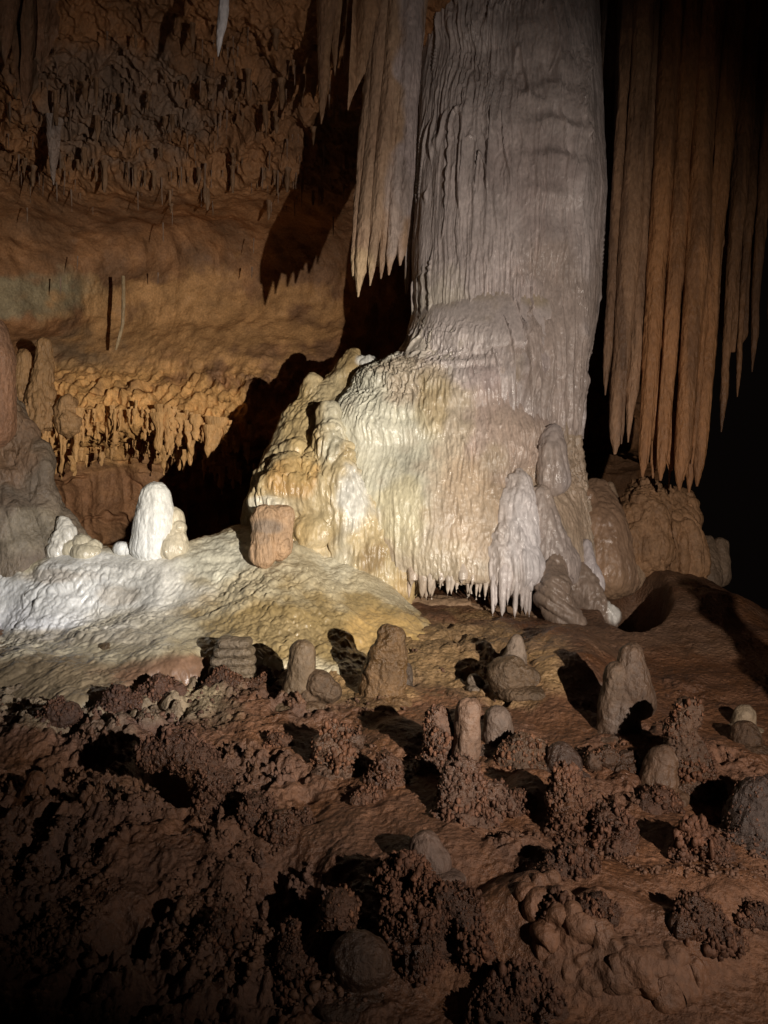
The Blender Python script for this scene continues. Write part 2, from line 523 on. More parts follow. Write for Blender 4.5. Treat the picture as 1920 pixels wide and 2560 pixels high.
def build_wall():
    pxs = np.linspace(-420, 1650, 1100)
    prof = [(-1500, 2.5), (-900, 4.5), (-500, 6.0), (-150, 7.6), (150, 8.8), (420, 10.3), (560, 11.3), (800, 11.7), (960, 11.3), (1075, 10.8), (1090, 10.9), (1098, 11.6), (1110, 12.6), (1180, 12.9), (1330, 13.0), (1480, 13.2)]
    pr = np.array(prof, float)
    # spread samples by arc length in (row, depth)
    seg = np.hypot(np.diff(pr[:, 0]), np.diff(pr[:, 1]) * 120)
    s = np.concatenate([[0], np.cumsum(seg)])
    dens = np.where(pr[1:, 0] <= -150, 0.25, 1.0)
    sd = np.concatenate([[0], np.cumsum(seg * dens)])
    t = np.interp(np.linspace(0, sd[-1], 1150), sd, s)
    rows = np.interp(t, s, pr[:, 0]); dep = np.interp(t, s, pr[:, 1])
    k = np.ones(9) / 9
    dep[4:-4] = np.convolve(dep, k, 'valid'); rows[4:-4] = np.convolve(rows, k, 'valid')
    PX, R = np.meshgrid(pxs, rows)
    Dp = np.repeat(dep[:, None], len(pxs), 1)
    # the lip sags and lifts along its length
    lip = np.exp(-((R - 1085) / 90) ** 2)
    R = R + lip * (22 * np.sin(PX / 90.0 + 1) + 0.02 * (PX - 300)) * (R > 1000)
    Dp = Dp + 0.9 * sm(950, 1500, PX) + 0.55 * sm(0.0, -400, PX) * -1.0
    # broad hollows of the dome
    for (x, y, rx, ry, h) in ((300, 640, 420, 140, 0.7), (760, 700, 220, 190, 0.55), (120, 820, 260, 90, 0.5), (560, 520, 260, 60, -0.25),
                              (420, 470, 260, 50, -0.35), (800, 430, 200, 70, -0.3), (130, 560, 120, 70, -0.3), (620, 900, 200, 60, -0.2), (450, 930, 330, 40, 0.15)):
        Dp = Dp + h * np.exp(-(((PX - x) / rx) ** 2 + ((R - y) / ry) ** 2))
    P = pt(PX, R, Dp)
    V, q = grid(P)
    me = mesh_np("cave_wall", V, q)
    rough_rows = R.ravel()

    def dsp(V):
        px, py = rough_rows * 0 + PX.ravel(), rough_rows
        up = sm(520, 380, py)
        dome = sm(380, 520, py) * sm(940, 800, py)
        lipm = sm(880, 980, py) * sm(1120, 1090, py)
        back = sm(1095, 1130, py)
        a = 0.13 * fbm(V, 0.9, 4, 71) + (0.006 + 0.014 * (1 - dome)) * fbm(V, 9, 3, 72)
        drap = ridged(V, 3.0, 3, 73, an=(1, 1, 0.18))
        a = a + up * (0.16 * drap + 0.09 * fbm(V, 4.5, 3, 74) + 0.05 * np.clip(noise(V, (14, 14, 2.2), 75), 0, 1) + 0.03 * noise(V, (26, 26, 4), 75))
        a = a + dome * (0.035 * fbm(V, 2.0, 3, 76) + 0.03 * ridged(V, 1.3, 3, 82, an=(1, 1, .5)) + 0.02 * np.clip(fbm(V, 5, 4, 84, .6), 0, 1) + 0.02 * np.abs(noise(V, (4, 4, .8), 85)) ** .6)
        a = a + lipm * (0.12 * ridged(V, 4.0, 3, 77, an=(1, 1, 0.3)) + 0.08 * np.abs(noise(V, (7, 7, 1.6), 83)) + 0.03 * fbm(V, 11, 3, 78))
        lay = V[:, 2] * 2.6 + 1.1 * noise(V, (0.9, 0.9, 0.9), 79) + 0.3 * noise(V, (4, 4, 4), 81)
        s = lay - np.floor(lay)
        a = a + back * (0.12 * np.clip(0.4 + noise(V, (1.5, 1.5, 3), 86), 0, 1) * sm(0, 0.15, s) * sm(1, 0.85, s) + 0.06 * ridged(V, 3.5, 2, 80, an=(1, 1, .25)))
        return -a if False else a
    # make the normal face the camera side
    V0 = get_v(me); N0 = get_n(me)
    flip = np.sign(np.sum(N0 * (np.array((0, 0, 1.6)) - V0), -1).mean())
    V = displace(me, lambda V: flip * dsp(V))
    spots = [(60, 740, 230, 60, (0.30, 0.26, 0.16), 0.8), (340, 1050, 460, 150, (0.72, 0.40, 0.15), 0.95), (250, 860, 200, 60, (0.27, 0.19, 0.11), 0.6),  # ledge lip spot: orange calcite, its colour brightened for torch glow
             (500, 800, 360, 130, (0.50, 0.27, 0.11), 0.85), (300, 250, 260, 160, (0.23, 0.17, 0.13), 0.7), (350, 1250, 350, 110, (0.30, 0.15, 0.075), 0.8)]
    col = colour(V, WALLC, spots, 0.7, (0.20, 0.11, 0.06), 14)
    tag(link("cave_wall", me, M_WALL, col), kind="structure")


build_wall()


def build_roof_right():
    """roof that runs on over the column into the dark passage on the right"""
    pxs = np.linspace(900, 2700, 420); 
    prof = np.array([(-1500, 2.6), (-900, 4.6), (-300, 7.2), (-60, 8.8), (60, 10.5), (120, 14.0), (260, 19.0)], float)
    t = np.linspace(0, 1, 320) * (len(prof) - 1)
    rows = np.interp(t, np.arange(len(prof)), prof[:, 0]); dep = np.interp(t, np.arange(len(prof)), prof[:, 1])
    PX, R = np.meshgrid(pxs, rows); D = np.repeat(dep[:, None], len(pxs), 1)
    V, q = grid(pt(PX, R, D))
    me = mesh_np("cave_roof", V, q)
    V = displace(me, lambda V: 0.2 * fbm(V, 0.8, 4, 91) + 0.1 * ridged(V, 2.6, 3, 92, an=(1, 1, 0.3)))
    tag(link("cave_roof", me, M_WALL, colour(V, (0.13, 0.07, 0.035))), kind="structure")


build_roof_right()

# ------------------------------------------------------------------ the great column


def build_column():
    base = pt(1230, 1470, 8.3)
    root = empty("dripstone_column", base, "huge pale fluted dripstone column rising from a wide bell of flowstone to the cave roof", "column")
    tab = [(-220, 1065, 1500, 8.9, 0.7), (0, 1056, 1498, 8.8, 0.7), (100, 1050, 1500, 8.7, 0.72), (280, 1042, 1506, 8.6, 0.75), (500, 1032, 1515, 8.5, 0.75),
           (620, 1022, 1508, 8.5, 0.75), (720, 1022, 1500, 8.45, 0.75), (800, 1026, 1492, 8.45, 0.75), (860, 1000, 1480, 8.4, 0.78), (920, 960, 1462, 8.4, 0.8), (1100, 950, 1452, 8.4, 0.8)]
    me = loft("shaft", tab, 900, 640, power=2.0, front=0.9)

    def dsp(V):
        px, py = proj(V)
        a = flow_disp(V, 0.085, 0.050, 0.8, 0.006, 101, 1.35, 0.15) * (0.35 + 0.75 * sm(1040, 1230, px))
        slit = np.abs(noise(V + 0.03 * np.sin(V * 3), (9, 9, 0.35), 107))
        a = a - 0.05 * sm(0.12, 0.0, slit) * sm(-.2, .3, noise(V, (3, 3, 1.2), 108))
        a = a + 0.10 * noise(V, (1.4, 1.4, 0.12), 103)
        # stacked ledges on the right flank
        m = np.exp(-(((px - 1400) / 75) ** 2 + ((py - 330) / 190) ** 2))
        lay = V[:, 2] * 2.6 + 0.35 * noise(V, (3, 3, 1), 104); s = lay - np.floor(lay)
        a = a + m * 0.10 * (1 - s) * sm(0, 0.4, s)
        for (x, y, rx, ry, h) in ((1420, 520, 70, 60, 0.09), (1370, 660, 60, 70, 0.07), (1430, 700, 50, 90, 0.05), (1180, 90, 120, 60, 0.14), (1300, 150, 110, 70, 0.10), (1460, 180, 45, 160, -0.06),
                                  (1130, 860, 110, 40, 0.10), (1060, 830, 60, 50, 0.04)):
            u = (py - y) / ry
            a = a + h * np.exp(-((px - x) / rx) ** 2) * np.exp(-u * u * np.where(u < 0, 4.0, 0.6))
        return a * (1 - 0.65 * sm(1455, 1492, px) - 0.4 * sm(1062, 1040, px))
    V = displace(me, dsp)
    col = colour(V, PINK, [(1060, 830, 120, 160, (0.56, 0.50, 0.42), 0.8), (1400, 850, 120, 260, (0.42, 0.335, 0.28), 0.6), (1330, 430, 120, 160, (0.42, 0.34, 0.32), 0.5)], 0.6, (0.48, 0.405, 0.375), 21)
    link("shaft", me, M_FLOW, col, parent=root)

    # the bell-shaped skirt
    tab = [(760, 1040, 1470, 8.6, 7.85), (800, 1028, 1480, 8.55, 7.74), (840, 1012, 1478, 8.5, 7.66), (870, 990, 1466, 8.5, 7.60), (905, 940, 1464, 8.45, 7.53), (940, 878, 1458, 8.4, 7.48), (1000, 826, 1452, 8.35, 7.42), (1080, 800, 1450, 8.3, 7.36), (1180, 790, 1462, 8.25, 7.28),
           (1280, 800, 1485, 8.2, 7.2), (1370, 840, 1505, 8.2, 7.12), (1425, 880, 1510, 8.2, 7.08), (1440, 905, 1500, 8.25, 7.14), (1447, 960, 1480, 8.3, 7.3), (1452, 1100, 1400, 8.4, 7.9)]
    me = loft("flowstone_skirt", tab, 820, 740, power=2.0, front=0.9, fd=True)
    global skirt_front
    skirt_front = lambda x, y=1430: float(8.2 - 1.11 * (1 - abs((x - 1195) / 315) ** 2) ** 0.5)

    def dsp2(V):
        px, py = proj(V)
        a = flow_disp(V, 0.035, 0.062, 1.7, 0.006, 111, 1.35, 0.4) * (0.45 + 0.65 * sm(850, 1030, px))
        a = a + 0.07 * noise(V, (1.3, 1.3, 1.0), 113)
        for (x, y, rx, ry, h) in ((950, 1110, 110, 60, 0.10), (1080, 1090, 90, 50, 0.05), (1340, 960, 130, 60, 0.14), (1240, 1000, 100, 60, 0.07), (1020, 960, 120, 40, 0.06), (1390, 1120, 60, 70, 0.12),
                                  (900, 960, 80, 40, 0.08), (1330, 1180, 70, 50, 0.10), (1100, 850, 130, 26, 0.13), (1240, 870, 110, 22, 0.08), (1150, 905, 150, 30, 0.09), (1000, 1040, 60, 30, .05), (1160, 1010, 80, 30, .05), (1400, 1010, 60, 40, .07)):
            u = (py - y) / ry
            a = a + h * np.exp(-((px - x) / rx) ** 2) * np.exp(-u * u * np.where(u < 0, 4.0, 0.45))
        return a * sm(770, 880, py) - 0.02
    V = displace(me, dsp2)
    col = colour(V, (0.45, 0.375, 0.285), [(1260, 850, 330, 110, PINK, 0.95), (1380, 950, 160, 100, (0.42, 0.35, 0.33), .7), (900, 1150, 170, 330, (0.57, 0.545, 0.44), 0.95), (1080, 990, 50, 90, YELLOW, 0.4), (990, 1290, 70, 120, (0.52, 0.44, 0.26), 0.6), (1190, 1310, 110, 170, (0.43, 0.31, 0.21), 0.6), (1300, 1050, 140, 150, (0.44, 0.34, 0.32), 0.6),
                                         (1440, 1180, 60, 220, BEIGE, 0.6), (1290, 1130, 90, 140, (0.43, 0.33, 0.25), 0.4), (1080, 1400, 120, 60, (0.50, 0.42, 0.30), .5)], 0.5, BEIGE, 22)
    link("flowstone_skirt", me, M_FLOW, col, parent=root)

    # lobes of white flowstone on the skirt's right flank
    for nm, ch, cc in (("flowstone_lobe", chain([(1297, 1210, 7.38, 26, .8), (1285, 1290, 7.30, 50, .6), (1278, 1370, 7.22, 62, .55), (1285, 1420, 7.16, 64, .5)]), (0.58, 0.54, 0.54)),
                       ("flowstone_lobe", chain([(1382, 1085, 7.58, 16, 1), (1380, 1130, 7.52, 30, .8), (1385, 1200, 7.5, 36, .7)]), (0.46, 0.40, 0.38)),
                       ("flowstone_lobe", chain([(1352, 1235, 7.38, 18, 1), (1365, 1330, 7.36, 36, .8), (1390, 1410, 7.34, 54, .7)]), (0.38, 0.32, 0.29)),
                       ("flowstone_lobe", chain([(1465, 1360, 7.5, 8, 1), (1472, 1420, 7.45, 14, .8), (1480, 1462, 7.45, 18, .8)]), (0.55, 0.50, 0.50))):
        me = blob(nm, ch, 0.011, 12)
        V = displace(me, lambda V: flow_disp(V, 0.05, 0.045, 1.6, 0.006, 121, 1.3))
        link(nm, me, M_FLOW, colour(V, cc, (), 0.4, BEIGE, 23), parent=root)

    # drip points hanging from the skirt's lower edge
    rs = random.Random(5)
    xs = np.concatenate([np.linspace(960, 1225, 20), np.linspace(1232, 1345, 9), np.linspace(1000, 1220, 10) + 5])
    for i, x in enumerate(xs):
        x = x + rs.uniform(-5, 5)
        big = 20 <= i < 29
        ln = rs.uniform(20, 70) + (40 if big else 0)
        w = rs.uniform(9, 17) + (3 if big else 0)
        d = skirt_front(x) + rs.uniform(-.03, .10) - (0.0 if not big else 0.13)
        top = 1385
        bot = 1446 + ln * 0.8 + (12 if big else 0)
        tb = [(top, x - w * .9, x + w * .9, d + .12, 1), (1430, x - w, x + w, d + .04, 1), (1450, x - w * .85, x + w * .85, d + .02, 1), (bot - 14, x - w * .45 - 3, x + w * .45 - 3, d + .02, 1), (bot, x - 4, x - 3, d + .02, 1)]
        me = loft("drip_point", tb, 60, 28, front=0.5)
        V = displace(me, lambda V: flow_disp(V, 0.02, 0.008, 4, 0.004, 131, 1.6))
        link("drip_point", me, M_FLOW, colour(V, (0.50, 0.42, 0.35) if not big else (0.56, 0.5, 0.48), (), 0.5, BEIGE, 24), parent=root)

    # fluted tongue running down to the right
    me = blob("flowstone_tongue", chain([(1385, 1392, 7.3, 24, .8), (1382, 1440, 7.15, 36, .8), (1388, 1490, 7.05, 40, .8), (1412, 1535, 7.0, 32, .8), (1440, 1562, 6.95, 22, .8)]) + chain([(1420, 1410, 7.5, 40, .8), (1450, 1470, 7.45, 46, .8), (1490, 1520, 7.35, 34, .8), (1530, 1540, 7.3, 24, .8)]), 0.011, 12)

    def dsp3(V):
        s = V[:, 2] * 11 + V[:, 0] * 8 + 0.35 * noise(V, (4, 4, 4), 5); s = s - np.floor(s)
        px, py = proj(V)
        return 0.035 * np.sqrt(np.abs(np.sin(s * math.pi))) * sm(1420, 1470, py) * sm(1450, 1410, px) + 0.03 * fbm(V, 6, 4, 6) + flow_disp(V, .015, .02, 3, .006, 7)
    V = displace(me, dsp3)
    link("flowstone_tongue", me, M_FLOW, colour(V, (0.19, 0.14, 0.105), [(1535, 1520, 16, 40, WHITE, .9)], 0.5, (0.33, 0.25, 0.2), 25), parent=root)
    # brown apron to the right of the skirt
    me = blob("brown_apron", chain([(1490, 1235, 8.2, 34, .8), (1505, 1330, 7.9, 64, .8), (1520, 1430, 7.8, 66, .8)]) + chain([(1460, 1250, 8, 30, .8), (1560, 1450, 7.8, 34, .8)]), 0.014, 10)
    V = displace(me, lambda V: flow_disp(V, 0.03, 0.02, 2.5, 0.006, 141))
    link("brown_apron", me, M_FLOW, colour(V, (0.33, 0.21, 0.13), (), 0.5, (0.25, 0.16, 0.11), 26), parent=root)


build_column()

# ledge of brown rock in the shade under the skirt
me = blob("rock_ledge", chain([(1000, 1510, 7.6, 26, 1.6), (1150, 1528, 7.5, 30, 1.6), (1300, 1545, 7.4, 28, 1.6), (1420, 1580, 7.2, 24, 1.4)], 20), 0.013, 5)
V = displace(me, lambda V: 0.03 * fbm(V, 7, 4, 6, an=(.6, 1, 2)) + 0.02 * np.sign(noise(V, (.5, .5, 14), 7)))
tag(link("rock_ledge", me, M_WALL, colour(V, (0.22, 0.14, 0.085)), base=pt(1200, 1560, 7.4)), "flat brown rock ledge in shade beneath the drip points of the column", "rock ledge")

# ------------------------------------------------------------------ yellow mound and white bank left of the column


def build_mound():
    base = pt(800, 1500, 7.2)
    root = empty("flowstone_mound", base, "yellow and orange flowstone mound spilling from the left flank of the great column", "mound")
    balls = []
    balls += chain([(885, 885, 8.6, 10, 1), (880, 925, 8.55, 34, 1), (850, 1010, 8.5, 70, .9), (800, 1120, 8.3, 110, .8), (770, 1230, 8.0, 135, .75), (740, 1330, 7.8, 120, .8)], 10)
    balls += chain([(786, 955, 8.4, 15, 1), (783, 1000, 8.4, 26, 1), (770, 1090, 8.3, 50, .9)], 8)
    balls += [(925, 905, 8.5, 18, 1), (905, 920, 8.5, 24, 1), (715, 1150, 7.9, 38, 1), (745, 1140, 7.85, 44, 1), (690, 1200, 7.8, 44, 1), (730, 1190, 7.6, 50, 1), (780, 1190, 7.6, 46, 1),
              (700, 1235, 7.5, 50, .9), (770, 1250, 7.45, 44, .9), (660, 1255, 7.5, 30, 1), (690, 1262, 7.4, 34, 1, .6), (815, 1290, 7.5, 60, .8), (780, 1330, 7.4, 50, .8), (800, 1240, 7.5, 60, .8), (740, 1240, 7.5, 60, .8), (810, 1170, 7.65, 50, .8)]
    balls += chain([(822, 1030, 7.75, 20, 1), (828, 1110, 7.6, 34, .9), (845, 1200, 7.5, 50, .8), (870, 1290, 7.5, 70, .7), (900, 1400, 7.5, 90, .7), (960, 1450, 7.5, 80, .6)], 16)
    balls += chain([(740, 1280, 7.7, 90, .7), (760, 1400, 7.6, 110, .7), (860, 1440, 7.6, 110, .6)], 10)
    me = blob("mound_body", balls, 0.012, 22)
    V = displace(me, lambda V: flow_disp(V, 0.05, 0.045, 1.8, 0.006, 151, 1.2) + 0.04 * fbm(V, 3.5, 3, 152))
    spots = [(830, 1090, 45, 110, (0.54, 0.50, 0.38), .8), (870, 1240, 60, 100, WHITE, .8), (800, 1400, 120, 60, (0.55, 0.50, 0.38), .8), (672, 1262, 58, 22, (0.62, 0.58, 0.48), .8), (720, 1262, 40, 40, (0.5, 0.42, 0.28), .6), (740, 1190, 80, 55, OCHRE, .7),
             (930, 1390, 60, 60, (0.27, 0.19, 0.10), .9), (760, 1080, 60, 120, (0.46, 0.33, 0.15), .6), (925, 900, 30, 20, WHITE, .9), (780, 1340, 60, 60, (0.46, 0.34, 0.17), .6)]
    link("mound_body", me, M_FLOW, colour(V, (0.47, 0.375, 0.22), spots, 0.7, (0.40, 0.27, 0.12), 27), parent=root)


build_mound()

# big orange broken stub in front of the mound
me = blob("broken_stalagmite", chain([(664, 1302, 6.9, 38, .8), (656, 1385, 6.85, 37, .8)], 8) + chain([(706, 1294, 6.95, 31, .8), (700, 1370, 6.9, 33, .8)], 8), 0.008, 3)
V = displace(me, lambda V: 0.03 * ridged(V, 4, 2, 161, an=(1, 1, .5)) + 0.010 * fbm(V, 20, 3, 162) - 0.03 * np.clip(noise(V, (7, 7, .8), 163), 0, 1))
tag(link("broken_stalagmite", me, M_DRY, colour(V, (0.44, 0.29, 0.18), [(670, 1318, 50, 22, (0.20, 0.16, 0.13), .7), (660, 1350, 22, 18, (0.26, 0.18, 0.12), .5)], 0.5, (0.40, 0.25, 0.14), 28), base=pt(675, 1410, 6.9)),
    "orange broken stalagmite stub with dark cap standing before the yellow mound", "stalagmite")


def build_bank():
    """pale flowstone bank: a height field between the left edge and the foot of the column"""
    cp = []
    # (px, py, d)
    for p in ((-500, 1490, 6.9), (-100, 1440, 7.1), (100, 1395, 7.2), (220, 1365, 7.3), (350, 1372, 7.3), (470, 1345, 7.4), (590, 1318, 7.45), (700, 1340, 7.5), (850, 1380, 7.45), (960, 1440, 7.35),
              (-500, 1530, 6.55), (0, 1470, 6.75), (200, 1420, 6.85), (400, 1410, 6.9), (600, 1400, 6.95), (760, 1420, 6.95), (900, 1460, 6.95), (1010, 1500, 6.95),
              (0, 1575, 6.52), (250, 1545, 6.6), (480, 1510, 6.6), (650, 1490, 6.5), (850, 1520, 6.5), (1040, 1560, 6.6),
              (-500, 1640, 6.1), (0, 1615, 6.2), (250, 1585, 6.3), (480, 1560, 6.25), (700, 1560, 6.1), (860, 1590, 6.15), (1050, 1585, 6.45),
              (0, 1700, 5.5), (250, 1640, 5.7), (480, 1620, 5.8), (650, 1640, 5.7), (850, 1680, 5.6), (1000, 1640, 6.0), (1100, 1600, 6.4),
              (-500, 1700, 5.4), (0, 1780, 5.0), (-500, 1800, 5.0)):
        cp.append(pt(*p))
    for p, dz in (((-500, 1490, 8.2), -.7), ((0, 1440, 8.2), -.6), ((300, 1420, 8.3), -.6), ((600, 1400, 8.4), -.6), ((900, 1430, 8.4), -.4), ((1100, 1560, 7.4), -.3)):
        q = pt(*p); q[2] += dz * 0.5; cp.append(q)
    cp = np.array(cp); n = len(cp)
    A = np.zeros((n + 3, n + 3)); d2 = ((cp[:, None, :2] - cp[None, :, :2]) ** 2).sum(-1)
    A[:n, :n] = _tps(d2) + np.eye(n) * 0.01
    A[:n, n] = 1; A[:n, n + 1:] = cp[:, :2]; A[n, :n] = 1; A[n + 1:, :n] = cp[:, :2].T
    w = np.linalg.solve(A, np.concatenate([cp[:, 2], [0, 0, 0]]))
    pxs = np.linspace(-420, 1150, 1050); ds = np.linspace(4.7, 8.2, 620)
    D, PX = np.meshgrid(ds, pxs, indexing='ij')
    X = ((PX - 960) / F * D).ravel(); Y = D.ravel()
    z = w[n] + w[n + 1] * X + w[n + 2] * Y
    for k in range(n):
        z = z + w[k] * _tps((X - cp[k, 0]) ** 2 + (Y - cp[k, 1]) ** 2)
    P = np.stack([X, Y, z], -1).astype(np.float32)
    zg = ground_z(P)
    px, py = proj(P)
    # edge of the bank sinks into the mud with a ragged toe
    toe = np.interp(px, [-420, 0, 200, 350, 500, 650, 800, 850, 930, 1000, 1070, 1090, 1150], [1900, 1830, 1740, 1680, 1640, 1650, 1690, 1700, 1680, 1650, 1600, 1560, 1500])
    toe = toe + 22 * fbm(P, 2.2, 3, 171)
    sink = sm(-10, 45, py - toe) 
    rightedge = sm(1065, 1110, px + 20 * fbm(P, 4, 2, 172))
    P[:, 2] -= 0.35 * np.maximum(sink, rightedge)
    V, q = grid(P.reshape(len(ds), len(pxs), 3))
    me = mesh_np("flowstone_bank", V, q[:, ::-1])

    def dsp(V):
        px, py = proj(V)
        lump = 0.05 * fbm(V, 1.8, 3, 173) + 0.006 * fbm(V, 9, 3, 174)
        drape = 0.03 * noise(V, (3, 3, 1.0), 175) * sm(1380, 1440, py) + flow_disp(V, 0.035, 0.022, 1.6, 0.003, 179, 0.9) * sm(1390, 1440, py) * sm(1060, 800, px)
        right = sm(430, 520, px)
        crust = 0.014 * fbm(V, 11, 3, 176, 0.55) * right
        edge = 0.05 * fbm(V, 6, 3, 177) * sm(1560, 1620, py) * sm(700, 900, px)
        return lump + drape + crust + edge + 0.012 * np.abs(noise(V, (6, 6, 1.5), 178)) * (1 - right)
    V = displace(me, dsp)
    spots = [(60, 1520, 280, 90, (0.60, 0.59, 0.58), .9), (250, 1460, 320, 110, (0.60, 0.58, 0.53), .85), (140, 1590, 260, 22, (0.30, 0.25, 0.18), .7), (300, 1490, 60, 30, (0.38, 0.33, 0.26), .7), (120, 1440, 110, 20, (0.36, 0.30, 0.23), .6), (760, 1570, 350, 110, (0.26, 0.185, 0.082), .95), (540, 1400, 90, 70, (0.62, 0.60, 0.5), .8),
             (860, 1400, 90, 60, (0.60, 0.55, 0.42), .7), (960, 1600, 140, 70, (0.38, 0.25, 0.10), .8), (180, 1700, 480, 85, (0.18, 0.13, 0.075), .95), (330, 1560, 140, 50, (0.42, 0.37, 0.28), .6), (500, 1690, 300, 50, BROWN, .8), (620, 1580, 170, 50, (0.28, 0.21, 0.11), .7)]
    col = colour(V, (0.46, 0.40, 0.28), spots, 0.6, (0.36, 0.30, 0.19), 29)
    o = link("flowstone_bank", me, M_BANK, col, base=pt(500, 1600, 6.2))
    tag(o, "long pale flowstone bank sloping from white on the left to yellow below the column", "flowstone bank")


build_bank()


def bank_stalagmite(name, balls, col, label, cat="stalagmite", group=None, vox=0.009, rib=.02, drip=.014, seed=1, mat=None, spots=(), other=None):
    me = blob(name, balls, vox, 5)
    V = displace(me, lambda V: flow_disp(V, rib, drip, 4.0, 0.005, seed, 1.4))
    b = max(balls, key=lambda q: q[1])
    o = link(name, me, mat or M_FLOW, colour(V, col, spots, 0.5 if other else 0, other, seed), base=pt(b[0], b[1] + b[3], b[2]))
    return tag(o, label, cat, group)


bank_stalagmite("white_stalagmite", chain([(388, 1243, 7.1, 36, .9), (387, 1290, 7.1, 47, .9), (380, 1365, 7.1, 52, .9)]), WHITE, "white rounded stalagmite glowing in the torchlight on the crest of the bank", seed=201)
bank_stalagmite("knobbly_stalagmite", chain([(437, 1290, 7.15, 18), (440, 1330, 7.15, 22), (432, 1372, 7.1, 36)]) + [(448, 1318, 7.1, 14), (452, 1345, 7.1, 13)], CREAM, "small cream knobbly stalagmite against the right side of the white one", seed=202)
bank_stalagmite("flowstone_lump", [(303, 1372, 7.1, 20, 1, .8), (325, 1376, 7.1, 14, 1, .8)], WHITE, "low white knob on the bank left of the white stalagmite", "flowstone lump", seed=203)
bank_stalagmite("flowstone_lump", [(205, 1362, 7.1, 26, 1, .9), (232, 1370, 7.1, 20), (180, 1378, 7.1, 30), (215, 1385, 7.05, 34, 1, .7)], (0.46, 0.40, 0.28), "cream lumpy knob on the bank beside the left rock", "flowstone lump", seed=204, rib=.03, drip=.012)
bank_stalagmite("flowstone_lump", chain([(158, 1305, 7.15, 10), (166, 1335, 7.12, 20), (150, 1380, 7.1, 30)], 8), (0.54, 0.50, 0.42), "pointed white knob leaning on the brown left rock", "flowstone lump", seed=205, rib=.03, drip=.012)
# rock mass at the left edge
me = blob("flowstone_boulder", chain([(-40, 1060, 7.5, 90, .8), (-20, 1200, 7.5, 110, .8), (-10, 1320, 7.4, 140, .8), (20, 1420, 7.3, 150, .7)], 10) + chain([(60, 1090, 7.4, 24, .8), (80, 1180, 7.4, 40, .8), (95, 1270, 7.35, 50, .8), (140, 1370, 7.3, 66, .8)], 10) + [(20, 1075, 7.4, 30, 1), (120, 1330, 7.3, 40), (60, 1330, 7.2, 40), (190, 1390, 7.3, 40)], 0.012, 4)
V = displace(me, lambda V: flow_disp(V, 0.10, 0.05, 2.0, 0.006, 211, 0.8) + 0.05 * fbm(V, 3, 3, 212))
tag(link("flowstone_boulder", me, M_DAMP, colour(V, (0.20, 0.15, 0.10), [(20, 1120, 90, 120, (0.22, 0.125, 0.07), .8), (80, 1330, 90, 60, (0.26, 0.21, 0.14), .7)], .7, (0.14, 0.10, 0.07), 30) * 0.75, base=pt(20, 1500, 6.7)),
    "brown grey lobed flowstone mass at the left edge of the picture", "rock")
me = blob("side_stalagmite", chain([(-28, 835, 6.6, 40, 1), (-25, 900, 6.6, 56, 1), (-28, 1060, 6.7, 62, 1)], 14), 0.012, 8)
V = displace(me, lambda V: flow_disp(V, 0.03, 0.02, 2, 0.005, 213))
tag(link("side_stalagmite", me, M_DAMP, colour(V, (0.20, 0.10, 0.055), (), .5, (0.16, 0.09, 0.055), 31), base=pt(-28, 1100, 6.7)), "shiny reddish rounded stalagmite cut off by the left edge above the brown mass", "stalagmite")

# ------------------------------------------------------------------ hanging draperies


def blade_mesh(name, path, nr=420, nc=56, seed=0, rib=0.016, drip=0.006, dep=0.9, split=None):
    """path rows: (px, py, half width px, depth)"""
    w_ = max(p[2] for p in path)
    t = [(p[1], p[0] - p[2], p[0] + p[2], p[3], dep if w_ < 45 else 0.35) for p in path]
    me = loft(name, t, nr, nc if w_ < 45 else 200, front=0.7)
    wide = max(p[2] for p in path) > 45
    V = displace(me, lambda V: (flow_disp(V, rib, drip, 1.5, 0.004, seed, 1.2) + (0.13 * np.abs(noise(V + 0.1 * noise(V, (2, 2, .5), 3)[:, None], (5.5, 5.5, 0.12), seed + 3)) ** 0.7 - 0.04 if wide else 0)) * np.clip(np.interp(proj(V)[1], [p[1] for p in path], [p[2] for p in path]) / 13.0, 0.03, 1))
    return me, V


def drapery(name, label, blades, base, col, other, seed, mat=None, rib=.016, part="blade", spots=()):
    root = empty(name, base, label, "drapery")
    for i, bl in enumerate(blades):
        me, V = blade_mesh(part, bl, seed=seed + 0, rib=rib)
        link(part, me, mat or M_DRY, colour(V, col, spots, 0.9, other, seed, band=7.0), parent=root)
    return root


def hang(x0, y0, w0, x1, y1, d0, d1, tip=60, w1=None, bend=0):
    """a tapering blade from (x0,y0) to its tip (x1,y1)"""
    w1 = w0 * 0.62 if w1 is None else w1
    ym = y1 - tip
    f = (ym - y0) / (y1 - y0)
    rh = random.Random(int(x0 * 7 + y1))
    out = [(x0, y0, w0, d0)]
    for t in (0.2, 0.4, 0.6, 0.8, 1.0):
        j = rh.uniform(-0.22, 0.22)
        out.append((x0 + (x1 - x0) * f * t + bend * math.sin(t * math.pi) + j * w0 * 0.5, y0 + (ym - y0) * t, (w0 + (w1 - w0) * t) * (1 + j), d0 + (d1 - d0) * f * t))
    for t, s in ((0.35, 0.8), (0.7, 0.5), (0.9, 0.22), (1.0, 0.02)):
        out.append((x0 + (x1 - x0) * f + (x1 - x0 - (x1 - x0) * f) * t, ym + tip * t, w1 * s + 0.8, d0 + (d1 - d0) * (f + (1 - f) * t)))
    return out


